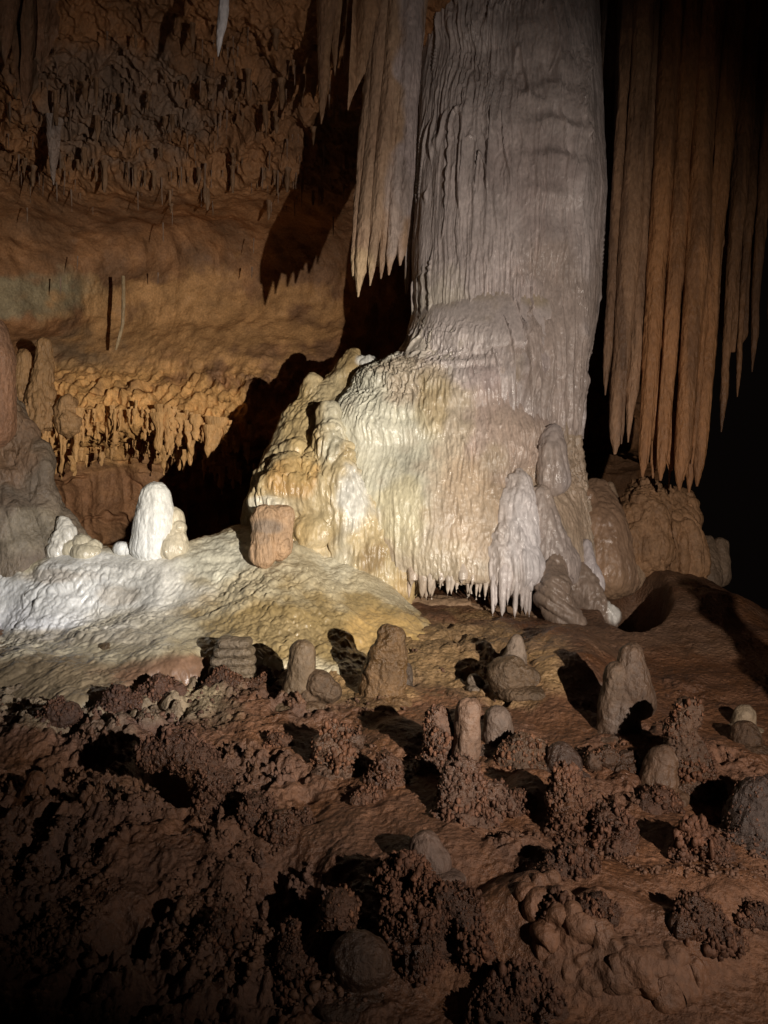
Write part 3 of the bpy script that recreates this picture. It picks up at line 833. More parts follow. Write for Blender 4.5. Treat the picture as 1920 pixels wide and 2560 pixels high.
LB = [[(1010, -160, 76, 8.0), (988, 100, 74, 7.92), (972, 300, 72, 7.82), (956, 500, 66, 7.72), (948, 590, 58, 7.7), (944, 630, 50, 7.68), (944, 655, 32, 7.68), (944, 668, 4, 7.68)],
      hang(962, -160, 30, 882, 690, 7.95, 7.6, 80, 14),
      hang(978, -160, 26, 895, 742, 7.9, 7.55, 90, 20), hang(1000, -160, 22, 884, 700, 7.95, 7.65, 60, 12), hang(1005, -160, 26, 925, 714, 7.85, 7.5, 70, 16), hang(1022, -160, 24, 952, 697, 7.85, 7.55, 60, 14),
      hang(1040, -160, 26, 972, 688, 7.85, 7.55, 50, 15), hang(1055, -160, 22, 1000, 664, 7.9, 7.6, 50, 15), hang(1060, -160, 16, 1012, 640, 8.0, 7.7, 60, 10)]
drapery("hanging_drapery", "long brown and grey fluted drapery ending in points left of the column", LB, pt(1000, -160, 7.8), (0.42, 0.285, 0.19), (0.34, 0.22, 0.145), 301, rib=.026,
        spots=[(1030, 250, 40, 500, (0.46, 0.39, 0.38), .9), (992, 560, 35, 150, (0.43, 0.35, 0.31), .8), (895, 690, 40, 60, (0.52, 0.38, 0.22), .6)])
drapery("thin_stalactite", "slim pale stalactite hugging the left edge of the column", [hang(1040, 60, 13, 1016, 735, 8.75, 8.7, 60, 9)], pt(1050, 100, 8), PINK, BEIGE, 310, M_FLOW)["category"] = "stalactite"
drapery("pointed_drapery", "brown pointed drapery hanging at the top just left of the long drapery", [hang(925, -160, 50, 870, 276, 7.6, 7.4, 130, 26), hang(948, -160, 36, 893, 215, 7.65, 7.5, 110, 18), hang(905, -160, 30, 862, 190, 7.7, 7.6, 90, 14)], pt(920, -160, 7.6), (0.36, 0.22, 0.13), (0.28, 0.17, 0.1), 320)
drapery("pointed_drapery", "dark brown drapery at the top, leftmost of the three near the column", [hang(830, -160, 40, 803, 310, 7.9, 7.8, 170, 22), hang(850, -160, 30, 838, 190, 7.9, 7.8, 120, 16)], pt(830, -160, 7.8), (0.30, 0.18, 0.10), (0.24, 0.14, 0.085), 330)
drapery("white_stalactite", "single white stalactite at the top edge against dark brown rock", [hang(575, -120, 24, 545, 141, 6.8, 6.8, 120, 17)], pt(570, -120, 6.8), (0.62, 0.60, 0.62), (0.5, 0.47, 0.47), 340, M_FLOW)["category"] = "stalactite"
drapery("brown_drapery", "broad dim brown drapery hanging at the upper left corner", [hang(60, -200, 60, 60, 270, 7.4, 7.3, 130, 40), hang(120, -200, 50, 105, 180, 7.4, 7.3, 110, 30), hang(10, -200, 40, 12, 160, 7.3, 7.2, 110, 26)], pt(60, -200, 7.4), (0.22, 0.12, 0.07), (0.16, 0.1, 0.06), 350)
drapery("narrow_drapery", "narrow dim drapery between the column's right edge and the long curtain", [hang(1545, -100, 44, 1500, 640, 8.95, 8.9, 320, 26), hang(1575, -100, 26, 1538, 480, 8.7, 8.6, 240, 18)], pt(1540, -100, 8.3), (0.36, 0.26, 0.21), (0.28, 0.19, 0.14), 360, rib=.014)

RB1 = [[(1625, -100, 50, 8.4), (1590, 400, 48, 8.25), (1562, 800, 38, 8.1), (1552, 960, 32, 8.05), (1550, 1020, 16, 8.05), (1549, 1050, 3, 8.05)], hang(1600, -100, 26, 1524, 1040, 8.35, 8.05, 160, 9), hang(1636, -100, 16, 1553, 1110, 8.12, 7.85, 70, 7), hang(1580, -100, 22, 1513, 988, 8.3, 8.0, 110, 13), hang(1622, -100, 34, 1537, 1136, 8.2, 7.9, 80, 24), hang(1650, -100, 24, 1570, 1106, 8.3, 8.0, 120, 15)]
RB2 = [[(1770, -100, 110, 8.45), (1740, 300, 104, 8.3), (1705, 700, 80, 8.12), (1690, 900, 66, 8.05), (1682, 1030, 56, 8.02), (1680, 1110, 44, 8.0), (1678, 1160, 16, 8.0), (1677, 1178, 4, 8.0)], hang(1702, -100, 14, 1619, 1160, 8.1, 7.86, 120, 6), hang(1729, -100, 12, 1643, 1150, 8.12, 7.84, 150, 6), hang(1778, -100, 16, 1690, 1190, 8.05, 7.8, 110, 7), hang(1803, -100, 14, 1709, 1200, 8.08, 7.8, 110, 7), hang(1834, -100, 14, 1731, 1160, 8.1, 7.8, 130, 7), hang(1690, -100, 34, 1606, 1192, 8.2, 7.9, 60, 17), hang(1715, -100, 24, 1632, 1196, 8.3, 8.0, 60, 10), hang(1742, -100, 34, 1651, 1202, 8.15, 7.85, 80, 17),
       hang(1765, -100, 14, 1672, 1224, 8.4, 8.1, 90, 6), hang(1790, -100, 40, 1698, 1226, 8.1, 7.8, 80, 21), hang(1815, -100, 30, 1722, 1232, 8.2, 7.9, 70, 13), hang(1850, -100, 34, 1742, 1216, 8.15, 7.85, 80, 17)]
RB3 = [[(1930, -100, 80, 8.45), (1880, 400, 72, 8.3), (1850, 700, 52, 8.2), (1838, 820, 36, 8.15), (1832, 880, 4, 8.1)], hang(1890, -100, 34, 1803, 1080, 8.2, 7.9, 160, 14), hang(1915, -100, 30, 1843, 992, 8.3, 8.0, 130, 9), hang(1950, -100, 34, 1880, 930, 8.2, 7.95, 160, 13), hang(1985, -100, 36, 1925, 880, 8.3, 8.0, 160, 16)]
drapery("curtain_drapery", "short left group of brown curtain blades hanging right of the black gap", RB1, pt(1610, -100, 8.2), (0.34, 0.20, 0.115), (0.19, 0.11, 0.065), 371, rib=.03)
drapery("curtain_drapery", "longest orange brown curtain of hanging blades right of the column", RB2, pt(1760, -100, 8.2), (0.39, 0.19, 0.082), (0.24, 0.12, 0.056), 372, rib=.03)
drapery("curtain_drapery", "dark short curtain blades at the right edge of the picture", RB3, pt(1930, -100, 8.2), (0.26, 0.135, 0.065), (0.16, 0.085, 0.045), 373, rib=.03)

# wall drapery on the far dome
drapery("pale_drapery", "pale folded drapery on the dim far wall at upper left", [hang(128, 290, 16, 134, 462, 9.2, 9.6, 90, 12), hang(148, 300, 12, 140, 420, 9.2, 9.6, 80, 8), hang(108, 280, 10, 122, 330, 9.3, 9.5, 30, 6)], pt(130, 290, 9.3), (0.36, 0.28, 0.24), (0.3, 0.22, 0.18), 381)
drapery("pale_ribbon", "thin pale dripstone ribbon running down the smooth far wall", [[(308, 690, 5, 11.15), (309, 760, 6, 11.1), (307, 810, 5, 11.1), (297, 850, 5, 11.1), (290, 874, 3, 11.15)]], pt(305, 690, 11), (0.42, 0.30, 0.17), (0.36, 0.25, 0.14), 382)

# ------------------------------------------------------------------ far ledge fringe


def small_stalactite(name, length, w, seed, col):
    """prototype hanging from its origin"""
    n, m = 26, 14
    t = np.linspace(0, 1, n)
    r = w * ((1 - t) ** 0.75 * (1 + 0.25 * np.sin(t * 9 + seed)) + 0.02)
    th = np.linspace(0, 2 * math.pi, m, endpoint=False)
    P = np.stack([np.cos(th)[None] * r[:, None] + 0.02 * np.sin(t * 5 + seed)[:, None] * w * 10 * 0.3, np.sin(th)[None] * r[:, None], np.repeat(-t[:, None] * length, m, 1)], -1)
    V, q = grid(P, True)
    me = mesh_np(name, V, q[:, ::-1])
    V = displace(me, lambda V: w * 0.35 * noise(V + seed, (1.2 / w * .5, 1.2 / w * .5, 6), seed) + w * .2 * noise(V + seed, (1 / w, 1 / w, 12), seed + 1))
    return me


def proto_mesh(kind, length, w, seed, col, mat=None):
    me = small_stalactite(kind, length, w, seed, col)
    a = me.attributes.new("mineral", 'FLOAT_COLOR', 'POINT')
    c = np.ones((len(me.vertices), 4), np.float32); c[:, :3] = col
    a.data.foreach_set("color", c.ravel()); me.materials.append(mat or M_DRY)
    return me


rs = random.Random(11)
pf = [proto_mesh("fringe_stalactite", 0.62, 0.07, s, (0.68, 0.38, 0.15)) for s in range(6)]
for i in range(170):
    row = (0, 0, 1, 2, 2)[i % 5]
    px = rs.uniform(75, 640)
    o = bpy.data.objects.new("fringe_stalactite", pf[i % 6]); C.objects.link(o)
    py = 1092 + 22 * math.sin(px / 90 + 1) + 0.02 * (px - 300) + (-42, -5, 55)[row] + rs.uniform(-14, 14)
    d = (10.58, 10.75, 11.7)[row] + rs.uniform(-.08, .12)
    o.location = pt(px, py - 14, d)
    s = rs.uniform(0.28, 0.95) * (0.8 if row == 2 else 1.0) * (1.35 if rs.random() < .15 else 1) * (0.75 + 0.4 * math.sin(px / 31.0) * math.sin(px / 53.0 + 1))
    o.scale = (s * rs.uniform(.8, 2.6), s, s * rs.uniform(0.6, 1.3)); o.rotation_euler = (0, rs.uniform(-.05, .05), rs.uniform(-.6, .6))
    tag(o, ("orange stalactite in the ragged front row hanging from the lip of the far ledge", "orange stalactite in the middle row just behind the lip of the far ledge", "dim stalactite in the back row deep under the far ledge")[row], "stalactite",
        ("front stalactites of the far ledge", "middle stalactites of the far ledge", "back stalactites under the far ledge")[row])
# straw stalactites on the rough roof
pw = [proto_mesh("straw_stalactite", 0.24, 0.012, s, (0.27, 0.18, 0.13)) for s in range(4)] + [proto_mesh("straw_stalactite", 0.26, 0.04, s + 9, (0.25, 0.145, 0.08)) for s in range(2)]
for i in range(260):
    px = rs.uniform(20, 860)
    py = rs.choice((rs.uniform(60, 700 if i % 3 == 0 else 520), rs.gauss(240, 60), rs.gauss(420, 30) + (30 if px > 600 else 0)))
    d = float(np.interp(py, [-150, 150, 420, 560, 700], [7.6, 8.8, 10.3, 11.3, 11.6])) - 0.24
    o = bpy.data.objects.new("straw_stalactite", pw[i % 6]); C.objects.link(o)
    o.location = pt(px, py, d); s = rs.uniform(.4, 1.2)
    o.scale = (s, s, s * rs.uniform(.5, 1.5)); o.rotation_euler = (0, rs.uniform(-.04, .04), rs.uniform(0, 6))
    tag(o, "tiny dim stalactite on the rough far roof at upper left", "stalactite", "tiny stalactites on the far roof")

for (b, lab) in ((chain([(108, 860, 10.6, 12), (110, 920, 10.6, 17), (104, 970, 10.6, 20), (100, 1040, 10.6, 32)]), "tall thin orange pillar on the far ledge, leftmost and highest"),
                 (chain([(170, 1010, 10.5, 8), (168, 1060, 10.5, 16)]), "short orange stump on the far ledge right of the tall pillar"),
                 (chain([(60, 890, 10.7, 12), (55, 960, 10.7, 20), (62, 1060, 10.7, 24)]), "brown pillar on the far ledge at the left beside the reddish column")):
    bank_stalagmite("ledge_pillar", b, (0.42, 0.24, 0.11), lab, "pillar", vox=.014, rib=.09, drip=.05, seed=401, mat=M_DRY)

# ------------------------------------------------------------------ mounds behind, right of the column
bank_stalagmite("brown_mound", chain([(1525, 1215, 9.0, 8), (1525, 1240, 9.0, 14), (1515, 1290, 8.9, 44), (1520, 1370, 8.7, 60), (1540, 1430, 8.6, 70)]), (0.33, 0.23, 0.15), "grey brown mound with a knob on top right behind the column foot", "mound", vox=.014, rib=.03, mat=M_DAMP, seed=411)
bank_stalagmite("fluted_mound", chain([(1620, 1245, 8.9, 34), (1610, 1300, 8.7, 58), (1610, 1370, 8.6, 66)]) + chain([(1660, 1280, 8.9, 50), (1680, 1350, 8.7, 60), (1690, 1410, 8.7, 60)]) + chain([(1700, 1262, 8.9, 10), (1712, 1245, 8.9, 10), (1705, 1300, 8.8, 34)]),
                (0.36, 0.20, 0.10), "orange brown fluted mound under the long curtain", "mound", vox=.014, rib=.16, drip=.06, mat=M_DAMP, seed=412, other=(0.3, 0.18, .1))
bank_stalagmite("small_mound", chain([(1768, 1355, 9.0, 14), (1765, 1400, 8.9, 30), (1760, 1450, 8.8, 40)]) + chain([(1800, 1362, 9, 16), (1798, 1440, 8.9, 26)]), (0.26, 0.18, 0.12), "pair of dim rounded stalagmites at the edge of the dark on the right", vox=.014, mat=M_DAMP, seed=413)

# ------------------------------------------------------------------ stalagmites, coral and stones on the floor


def nodules(body, n, size, seed, grow=1.0, zmin=None, keep=1.0):
    """grape-like coral growing out of a body mesh"""
    V, N, r = surface_samples(body, int(n * 3.0), seed)
    m = fbm(V, 6, 3, seed) > (0.05 - 0.75 * min(keep, .85))
    V, N = V[m], N[m]
    k = len(V)
    if k < 5: return None
    rad = size * (0.34 + r.rand(k) ** 4 * 1.4) * (0.95 + 0.7 * noise(V, (8, 8, 8), seed + 2))
    c1 = V + N * (size * (0.1 + 1.3 * sm(-.3, .5, noise(V, (16, 16, 16), seed))) * r.uniform(0.2, 1.0, k) * grow)[:, None]
    # second generation budding from the first
    j = r.randint(0, k, int(k * 0.9))
    dirs = N[j] + r.normal(0, 0.7, (len(j), 3)); dirs /= np.linalg.norm(dirs, axis=1)[:, None]
    rad2 = rad[j] * r.uniform(0.45, 0.8, len(j))
    c2 = c1[j] + dirs * (rad[j] * 0.95)[:, None]
    cen = np.concatenate([c1, c2]); rr = np.concatenate([rad, rad2])
    R3 = rr[:, None] * r.uniform(0.75, 1.15, (len(rr), 3)) * np.stack([np.ones(len(rr)), np.ones(len(rr)), r.uniform(0.9, 2.0, len(rr))], -1)
    return spheres_mesh("coral_crust", cen, R3, 2 if size * F / V[:, 1].mean() > 9 else 1, 0.5, seed)


CORALS = []


def floor_thing(name, label, cat, balls, col, other=None, coral=0, csize=0.016, ccol=DARK, seed=1, vox=None, rib=.012, drip=.006, lump=.012, keep=1.0, mat=None, group=None, spots=(), sink=True, grow=1.0, lie=0.0, soft=5):
    """balls in pixels: (px, py, r[, squash]) relative to the ground under the lowest of them"""
    if coral and csize > 0.01:
        balls = [(b[0], b[1] + b[2] * 0.1, b[2] * (0.74 if cat in ('coral', 'coral mound') else 0.88)) + tuple(b[3:]) for b in balls]
        coral = int(coral * 0.7)
    lo = max(balls, key=lambda q: q[1] + q[2] * 0.3)
    d = hit(lo[0], min(lo[1] + lo[2] * 0.25, 2550))
    bb = []
    for b in balls:
        dd = d + (b[4] if len(b) > 4 else 0.0) + (lie * (hit(b[0], min(b[1] + b[2] * 0.25, 2550)) - d) if lie else 0.0)
        bb.append((b[0], b[1], dd, b[2], b[3] if len(b) > 3 else 0.9))
    pimply = csize < 0.01
    csize *= 0.52 if not pimply else 0.8
    if not lie:
        for k_ in (1.0, 0.6):
            bb.append((lo[0], lo[1] + lo[2] * (0.75 if not coral else 0.5), d - 0.02, lo[2] * (1.0 + (0.75 if not coral else 0.45) * k_), 1.0, 0.32 / k_ ** .3))
    base = pt(lo[0], lo[1] + lo[2] * 0.3, d)
    vox = vox or max(0.0045, d * 0.0013)
    me = blob("stone_body" if coral else name, bb, vox, soft)
    V = displace(me, lambda V: flow_disp(V, rib, drip, 5, 0.004, seed, 1.6) + lump * fbm(V, 7, 3, seed + 5) + (coral_disp(V, csize * 1.3 * grow, 0.4 / csize, seed) + 0.03 * ridged(V, 5, 3, seed) - 0.09 * np.clip(fbm(V, 7, 2, seed + 40) - 0.1, 0, 1) * (0 if pimply else 1 if max(b[2] for b in balls) > 40 else .4) if coral else 0))
    c = colour(V, col, spots, 0.6 if other else 0.5, other or tuple(0.7 * q for q in col), seed) * np.array((0.40, 0.345, 0.29)) * (1.0 if coral else 1.0)
    CORALS.append((float(base[0]), float(base[1]), max(b[2] for b in balls) / F * d, bool(coral)))
    if not coral:
        return tag(link(name, me, mat or M_MUD, c, base=base), label, cat, group)
    cr = nodules(me, coral, csize, seed, grow, keep=keep)
    root = empty(name, base, label, cat, group)
    link("stone_body", me, mat or M_MUD, c, parent=root)
    if cr is not None:
        Vc = get_v(cr)
        w = sm(-0.1, 0.5, fbm(Vc, 4, 2, seed + 3))[:, None]
        cc = np.array(ccol) * (1 - w) + np.array(ccol) * np.array((1.45, 1.3, 1.15)) * w
        cc = (cc * 0.42 + np.array((0.125, 0.066, 0.042)) * 0.58) * np.array((0.72, 0.57, 0.45)) * (0.75 + 0.55 * sm(-.2, .7, noise(Vc, (60, 60, 60), 5)))[:, None]
        link("coral_crust", cr, M_CORAL, cc, parent=root)
    return root


def ch2(pts, n=8):
    out = []
    for a, b in zip(pts[:-1], pts[1:]):
        a = tuple(a) + (0.9,) * (4 - len(a)); b = tuple(b) + (0.9,) * (4 - len(b))
        for t in np.linspace(0, 1, n):
            out.append(tuple(np.array(a) * (1 - t) + np.array(b) * t))
    return out


PUR = (0.19, 0.115, 0.085)
floor_thing("twin_stalagmite", "largest smooth grey brown stalagmite with a double body, right of centre on the slope", "stalagmite",
            ch2([(1578, 1640, 30), (1578, 1700, 44), (1590, 1755, 46)]) + ch2([(1545, 1690, 36), (1532, 1770, 36), (1532, 1820, 36)]) + ch2([(1560, 1740, 40), (1555, 1815, 44)]), (0.24, 0.175, 0.13), (0.17, 0.11, 0.08), seed=501, mat=M_DAMP,
            spots=[(1555, 1800, 40, 50, (0.27, 0.22, 0.2), .7)])
floor_thing("finger_stalagmite", "smooth upright finger shaped stalagmite rising from dark knobbly coral", "stalagmite",
            ch2([(1172, 1775, 25), (1168, 1850, 27), (1160, 1940, 30)]), (0.21, 0.135, 0.105), (0.27, 0.18, 0.135), seed=502, mat=M_DAMP)
floor_thing("coral_mound", "dark grape-like coral mound around the foot of the finger stalagmite", "coral mound",
            ch2([(1150, 1930, 38), (1155, 1980, 66), (1160, 2010, 74)]) + ch2([(1230, 1990, 30), (1270, 2010, 24)]), PUR, None, 700, 0.019, (0.085, 0.062, 0.058), 503)
floor_thing("coral_stalagmite", "blunt coral crusted stalagmite with purple top left of the finger stalagmite", "stalagmite",
            ch2([(1098, 1790, 32), (1100, 1850, 40), (1095, 1905, 40)]), PUR, None, 500, 0.014, (0.10, 0.066, 0.055), 504)
floor_thing("grey_lump", "smooth grey lump behind and right of the finger stalagmite", "stalagmite", ch2([(1245, 1800, 30), (1250, 1850, 38)]), (0.21, 0.16, 0.14), (0.16, .11, .09), seed=505, mat=M_DAMP)
floor_thing("coral_stalagmite", "tall coral stalagmite with orange streak and dark cap, right of the finger stalagmite", "stalagmite",
            ch2([(1415, 1940, 36), (1415, 2000, 42), (1420, 2065, 44)]), (0.20, 0.10, 0.055), None, 640, 0.014, (0.10, 0.060, 0.045), 506)
floor_thing("dark_dome", "dark smooth dome behind the orange streaked coral stalagmite", "stalagmite", ch2([(1400, 1895, 36), (1405, 1915, 44)]), (0.13, 0.085, 0.07), seed=507)
floor_thing("coral_ball", "dark coral ball at the lower right of the orange streaked stalagmite", "coral", [(1530, 2060, 52), (1525, 2085, 50), (1550, 2075, 40)], DARK, None, 460, 0.017, (0.085, 0.06, 0.055), 508)
floor_thing("coral_ball", "wide rounded coral clump on the mud left of the big dark dome", "coral", [(1735, 2090, 56), (1760, 2120, 56), (1715, 2120, 46), (1790, 2130, 34)], DARK, None, 620, 0.018, (0.085, 0.058, 0.050), 509)
floor_thing("dark_dome", "big dark grey dome with pimpled skin cut by the right edge", "stalagmite", ch2([(1895, 2005, 60), (1900, 2070, 82)]) + [(1960, 2040, 90)], (0.12, 0.09, 0.08), (0.085, .06, .055), 500, 0.008, (0.10, 0.075, 0.07), 510, grow=.4)
floor_thing("coral_stalagmite", "pointed coral stalagmite standing right of the double stalagmite", "stalagmite",
            ch2([(1718, 1780, 24), (1705, 1830, 40), (1720, 1890, 44), (1740, 1940, 44)]), (0.17, 0.105, 0.07), None, 620, 0.015, (0.12, 0.072, 0.05), 511)
floor_thing("smooth_stump", "smooth brown stump with pale crumbly top beside the pointed coral stalagmite", "stalagmite", ch2([(1655, 1905, 36), (1648, 1950, 44)]), (0.21, 0.135, 0.09), (0.28, 0.2, 0.14), seed=512, mat=M_DAMP)
floor_thing("white_dome", "small white dome on a brown stub near the right edge", "stalagmite", ch2([(1862, 1790, 26), (1860, 1806, 28)]), (0.52, 0.45, 0.35), (0.4, 0.32, 0.24), seed=513, mat=M_DAMP, lump=.004)
floor_thing("brown_stub", "brown conical stub carrying the small white dome", "stalagmite", ch2([(1862, 1826, 26), (1865, 1850, 34)]), (0.16, 0.1, 0.06), seed=514)
floor_thing("leaning_stub", "grey broken stalagmite stub leaning right, below the yellow bank", "stalagmite", ch2([(757, 1632, 32), (752, 1680, 34), (738, 1738, 34)]), (0.23, 0.175, 0.12), (0.18, 0.13, 0.09), seed=515, lump=.008, mat=M_DAMP)
floor_thing("round_lump", "rounded brown lump leaning on the foot of the grey broken stub", "stone", [(800, 1712, 34), (825, 1730, 26), (770, 1745, 26)], (0.19, 0.13, 0.085), seed=516)


def layered():
    d = hit(580, 1706)
    base = pt(580, 1708, d)
    root = empty("layered_stump", base, "thick layered stalagmite stump with stacked horizontal bands under the bank", "stalagmite")
    for k, (y, l, r, h) in enumerate(((1606, 545, 632, 15), (1628, 535, 640, 15), (1651, 528, 641, 14), (1673, 524, 641, 14), (1693, 535, 640, 14))):
        me = blob("rock_layer", chain([(l + h, y, d + .1, h, 2.6), (r - h, y, d + .1, h * .92, 2.6)], 16), 0.008, 3)
        V = displace(me, lambda V: 0.007 * fbm(V, 12, 3, 520 + k) + 0.012 * fbm(V, 3, 2, 530))
        link("rock_layer", me, M_MUD, colour(V, (0.13, 0.095, 0.062), (), .5, (0.10, 0.068, 0.046), 7), parent=root)


layered()
floor_thing("square_stub", "small square topped stub at the left on the edge of the pale bank", "stalagmite", ch2([(268, 1630, 22), (272, 1660, 26)]), (0.24, 0.18, 0.11), seed=531)
floor_thing("tall_cone", "tall yellowish cone stalagmite in front of the lip of the yellow bank", "stalagmite", ch2([(978, 1600, 34), (968, 1650, 48), (955, 1720, 54)]), (0.27, 0.17, 0.085), (0.34, 0.23, 0.11), seed=532, lump=.03)
floor_thing("small_stub", "short dark grey rounded stub stuck to the yellowish cone", "stalagmite", ch2([(1008, 1675, 22), (1005, 1710, 26)]), (0.14, 0.11, 0.09), seed=533, lump=.004)
floor_thing("pale_cone", "small whitish cone stalagmite left of the black shadow of the double stalagmite", "stalagmite", ch2([(1292, 1602, 15), (1290, 1630, 24), (1285, 1660, 34)]), (0.36, 0.30, 0.26), (0.24, 0.19, 0.15), seed=534, mat=M_DAMP)
floor_thing("brown_hump", "brown flowstone hump below the small whitish cone", "stalagmite", [(1270, 1690, 50), (1310, 1700, 40)], (0.21, 0.15, 0.10), seed=535, lump=.02)
floor_thing("white_chip", "pale crumbly lump of rock on the yellow crust left of the whitish cone", "stone", [(1185, 1700, 14), (1195, 1710, 16)], (0.32, 0.27, 0.23), seed=536, lump=.02)
floor_thing("coral_stump", "coral crusted stump with pinkish foot in the centre left of the slope", "stalagmite", ch2([(830, 1830, 34), (835, 1870, 44), (850, 1900, 48)]) + [(880, 1840, 26)], (0.20, 0.125, 0.09), None, 420, 0.016, (0.12, 0.075, 0.055), 537, keep=.75)
floor_thing("coral_clump", "loose coral clump left of the shadow before the purple coral stalagmite", "coral", [(965, 1925, 34), (945, 1940, 26), (985, 1945, 24)], DARK, None, 260, 0.016, (0.10, 0.066, 0.055), 538)
floor_thing("purple_dome", "purplish rounded dome above the big coral mass in the lower middle", "stalagmite", ch2([(1062, 2115, 34), (1075, 2160, 50)]), (0.21, 0.15, 0.13), (0.16, 0.1, 0.08), seed=539, mat=M_DAMP)
floor_thing("coral_mass", "largest mass of dark coral in the lower middle of the floor", "coral mound", [(1010, 2200, 70), (1060, 2240, 90), (1120, 2290, 90), (1040, 2310, 90), (1160, 2380, 70), (1080, 2390, 80)], DARK, None, 2600, 0.019, (0.105, 0.068, 0.056), 540, lie=0.6)
floor_thing("round_boulder", "smooth round brown boulder in the dark at the bottom", "boulder", [(900, 2410, 74), (880, 2440, 60)], (0.15, 0.09, 0.06), (0.11, .07, .05), seed=541, lump=.02, rib=.002, drip=.0)
floor_thing("coral_mass", "dark coral hummock at the bottom edge right of the smooth boulder", "coral mound", [(1290, 2500, 90), (1240, 2530, 80), (1350, 2550, 80)], DARK, None, 1400, 0.017, (0.085, 0.058, 0.052), 542, lie=1.0)
floor_thing("coral_clump", "jagged coral spur beside the big black shadow at the bottom", "coral", ch2([(745, 2310, 30), (740, 2370, 50), (760, 2430, 56)]), DARK, None, 520, 0.016, (0.09, 0.062, 0.055), 543)
floor_thing("coral_clump", "second coral spur left of the smooth boulder near the bottom", "coral", ch2([(850, 2270, 26), (860, 2330, 40)]), DARK, None, 300, 0.016, (0.12, 0.08, 0.06), 544)
floor_thing("coral_arch", "coral crusted brow hanging over the dark hollow on the left", "coral mound", ch2([(380, 1885, 30), (440, 1870, 38), (505, 1890, 44), (535, 1950, 46), (530, 2000, 34)]), DARK, None, 900, 0.016, (0.10, 0.072, 0.066), 545)
floor_thing("orange_stone", "smooth orange brown stone at the far left of the lower slope", "stone", ch2([(88, 1950, 18), (76, 1990, 26)]), (0.26, 0.13, 0.07), seed=546, mat=M_DAMP)
floor_thing("coral_hummock", "low coral hummock beside the mud slope right of the dark hollow", "coral mound", [(640, 2040, 60), (700, 2070, 56), (760, 2050, 44)], DARK, None, 800, 0.015, (0.09, 0.065, 0.06), 547, lie=1.0)
floor_thing("boulder_with_coral", "rounded brown boulder with pimpled skin between finger stalagmite and streaked one", "boulder", [(1300, 1880, 40), (1330, 1890, 36), (1270, 1890, 30)], (0.17, 0.11, 0.075), None, 260, 0.008, (0.14, 0.09, 0.065), 548, grow=.5)
floor_thing("coral_clump", "coral clump in front of the double stalagmite's foot", "coral", [(1520, 1890, 32), (1560, 1905, 30), (1485, 1900, 22)], (0.16, 0.1, 0.07), None, 260, 0.014, (0.13, 0.085, 0.06), 549)
for k, (x, y, r, lab) in enumerate(((1500, 2270, 24, "small coral tuft above the wet lobes at lower right"), (1745, 2290, 40, "coral tuft with dark left side on the lower right mud"), (1420, 2150, 44, "brown lumpy tuft below the streaked coral stalagmite"),
                                    (1800, 2340, 30, "coral tuft low on the right side near the corner"), (560, 1700, 30, "rough tuft in front of the layered stump"), (660, 1700, 26, "rough tuft between layered stump and leaning stub"), (1300, 2010, 26, "small coral tuft right of the grape-like mound"),
                                    (400, 1720, 44, "rough brown crust tuft left of the layered stump"), (300, 1750, 40, "rough brown crust tuft below the square stub"), (140, 1780, 36, "rough crust tuft at the toe of the pale bank"),
                                    (690, 1850, 24, "little coral tuft on bare mud left of the pink footed stump"), (1650, 2000, 30, "coral tuft below the smooth stump"), 
                                       
                                    (560, 2330, 44, "coral tuft in the dark just below the big shadow's left end"), (1880, 2290, 24, "small tuft at the right edge in the lower part"), (1390, 2270, 24, "small tuft on the mud above the lobes"), (920, 1990, 22, "tiny tuft on bare mud in the centre"))):
    floor_thing("coral_tuft", lab, "coral", [(x, y, r), (x + r * .8, y + r * .25, r * .7), (x - r * .8, y + r * .3, r * .6)], DARK, None, int(90 + r * 5), 0.013 if r < 30 else 0.016, (0.11, 0.07, 0.055) if x > 250 else (0.09, 0.06, .05), 600 + k, keep=.8)

# wet lobes at the lower right
lb = []
for (x, y, r) in ((1340, 2210, 40), (1360, 2260, 46), (1400, 2300, 50), (1450, 2330, 60), (1380, 2350, 50), (1520, 2370, 60), (1580, 2420, 66), (1500, 2430, 60), (1640, 2410, 54), (1690, 2450, 60), (1440, 2410, 50), (1610, 2460, 50), (1540, 2460, 40), (1560, 2340, 40)):
    lb.append((x, y, r * 0.72, .9, 0.03)); lb.append((x + r * .7, y - r * .2, r * 0.55, .9, 0.02)); lb.append((x - r * .4, y + r * .5, r * 0.5, .9, 0.02))
floor_thing("wet_flowstone", "wet lumpy brown flowstone lobes shining at the lower right", "flowstone", lb, (0.31, 0.165, 0.10), (0.25, 0.15, 0.10), seed=640, mat=M_DAMP, lump=.045, lie=1.0, soft=20)


# unseen leaning occluder added beyond the right edge to throw a long shadow over the slope
def outside():
    cen = [(2.56 + 0.25 * t, 3.0, EYE - 1.75 + 1.55 * t) for t in np.linspace(0, 1, 14)]
    me = blob("unseen_shadow_caster", [(960 + x / y * F, 1280 - (z - EYE) / y * F, y, (0.13 - 0.05 * t) / y * F) for (x, y, z), t in zip(cen, np.linspace(0, 1, 14))], 0.012, 4)
    V = displace(me, lambda V: flow_disp(V, .02, .012, 4, .004, 651) + 0.03 * fbm(V, 4, 3, 652))
    tag(link("unseen_shadow_caster", me, M_DAMP, colour(V, (0.25, 0.18, 0.13)), base=cen[0]), "unseen leaning stalagmite shape added outside the right edge to cast a shadow", "stalagmite")


outside()


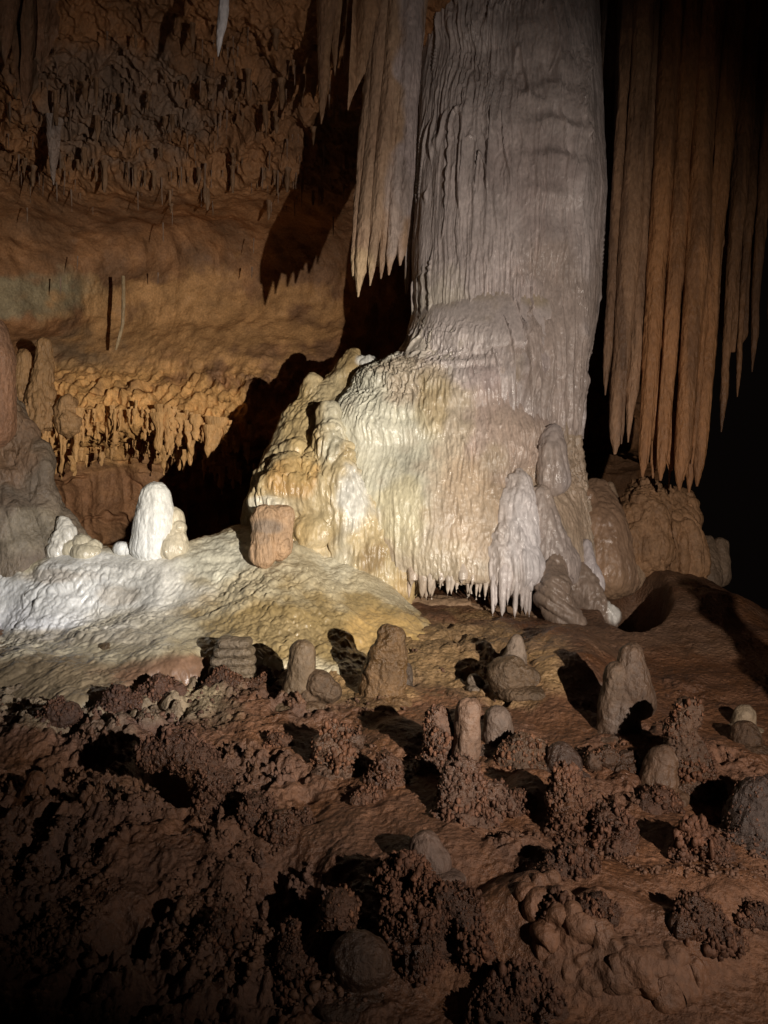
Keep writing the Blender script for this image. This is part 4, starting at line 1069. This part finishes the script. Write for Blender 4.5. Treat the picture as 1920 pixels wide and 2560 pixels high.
# loose crumbs of coral over the mud
def crumbs():
    r = np.random.RandomState(77)
    n = 16000
    px = r.uniform(-100, 2050, n); py = 1600 + 1050 * r.rand(n) ** 0.8
    d = np.interp(py, [1500, 1640, 1850, 2100, 2300, 2560, 2700], [7.4, 6, 4.5, 3.5, 3.0, 2.6, 2.4])
    P = pt(px, py, d).astype(np.float32)
    P[:, 2] = ground_z(P)
    ppx, ppy = proj(P)
    g, rough = ground_relief(P, ppx, ppy)
    near = np.zeros(len(P))
    for (x, y, rr_, co) in CORALS:
        near = np.maximum(near, (1.0 if co else 0.45) * np.exp(-((P[:, 0] - x) ** 2 + (P[:, 1] - y) ** 2) / (2.0 * rr_) ** 2))
    m = fbm(P, 2.2, 3, 88) > (0.75 - 0.75 * rough - 1.3 * near)
    P = P[m]; g = g[m]
    P[:, 2] += g
    k = len(P)
    size = (0.0025 + 0.012 * r.rand(k) ** 3) * (1 + 0.5 * rough[m])
    P[:, 2] += size * 0.3
    j = r.randint(0, k, k)
    P2 = P[j] + r.normal(0, 1, (k, 3)).astype(np.float32) * 0.018
    size2 = size[j] * 0.7
    cen = np.concatenate([P, P2]); rr = np.concatenate([size, size2])
    me = spheres_mesh("coral_crumbs", cen, rr[:, None] * r.uniform(.7, 1.3, (len(rr), 3)), 1, 0.7, 4)
    V = get_v(me)
    tag(link("coral_crumbs", me, M_CORAL, colour(V, (0.085, 0.044, 0.027), (), .8, (0.11, 0.057, 0.034), 9)), "brown coral crumbs scattered over the cave mud", "coral crumbs", kind="stuff")


crumbs()

# small crusty mud spires standing all over the left and lower floor
def spires():
    r = np.random.RandomState(91)
    n = 6500
    px = r.uniform(-150, 1950, n); py = 1690 + 960 * r.rand(n) ** 0.75
    d = np.interp(py, [1500, 1640, 1850, 2100, 2300, 2560, 2700], [7.4, 6, 4.5, 3.5, 3.0, 2.6, 2.4])
    P = pt(px, py, d).astype(np.float32)
    P[:, 2] = ground_z(P)
    ppx, ppy = proj(P)
    g, rough = ground_relief(P, ppx, ppy)
    keep = fbm(P, 2.4, 2, 93, an=(1, 1, 0)) > (1.28 - 1.3 * rough + 0.5 * sm(2330, 2450, ppy)) * np.where(ppx > 1250, 1.3, 1)
    P = P[keep]; g = g[keep]; P[:, 2] += g
    k = len(P)
    h = 0.012 + 0.075 * r.rand(k) ** 3.2
    cen, rad = [], []
    lean = r.normal(0, 0.18, (k, 2))
    for t in (0.0, 0.3, 0.6, 0.9):
        c = P.copy()
        c[:, 0] += lean[:, 0] * h * t + r.normal(0, 0.12, k) * h
        c[:, 1] += lean[:, 1] * h * t + r.normal(0, 0.12, k) * h
        c[:, 2] += h * (t - 0.1)
        w = h * (0.5 - 0.34 * t) * r.uniform(0.6, 1.15, k)
        cen.append(c); rad.append(np.stack([w, w * r.uniform(.7, 1.2, k), h * r.uniform(0.24, 0.42, k)], -1))
    me = spheres_mesh("mud_spires", np.concatenate(cen), np.concatenate(rad), 2, 0.5, 6)
    V = get_v(me)
    tag(link("mud_spires", me, M_MUD, colour(V, (0.11, 0.053, 0.028), (), .7, (0.09, 0.048, 0.034), 19)), "small crusty spires of mud coated coral all over the floor", "mud spires", kind="stuff")


spires()

for o in list(bpy.data.objects):
    if "_base" in o: del o["_base"]
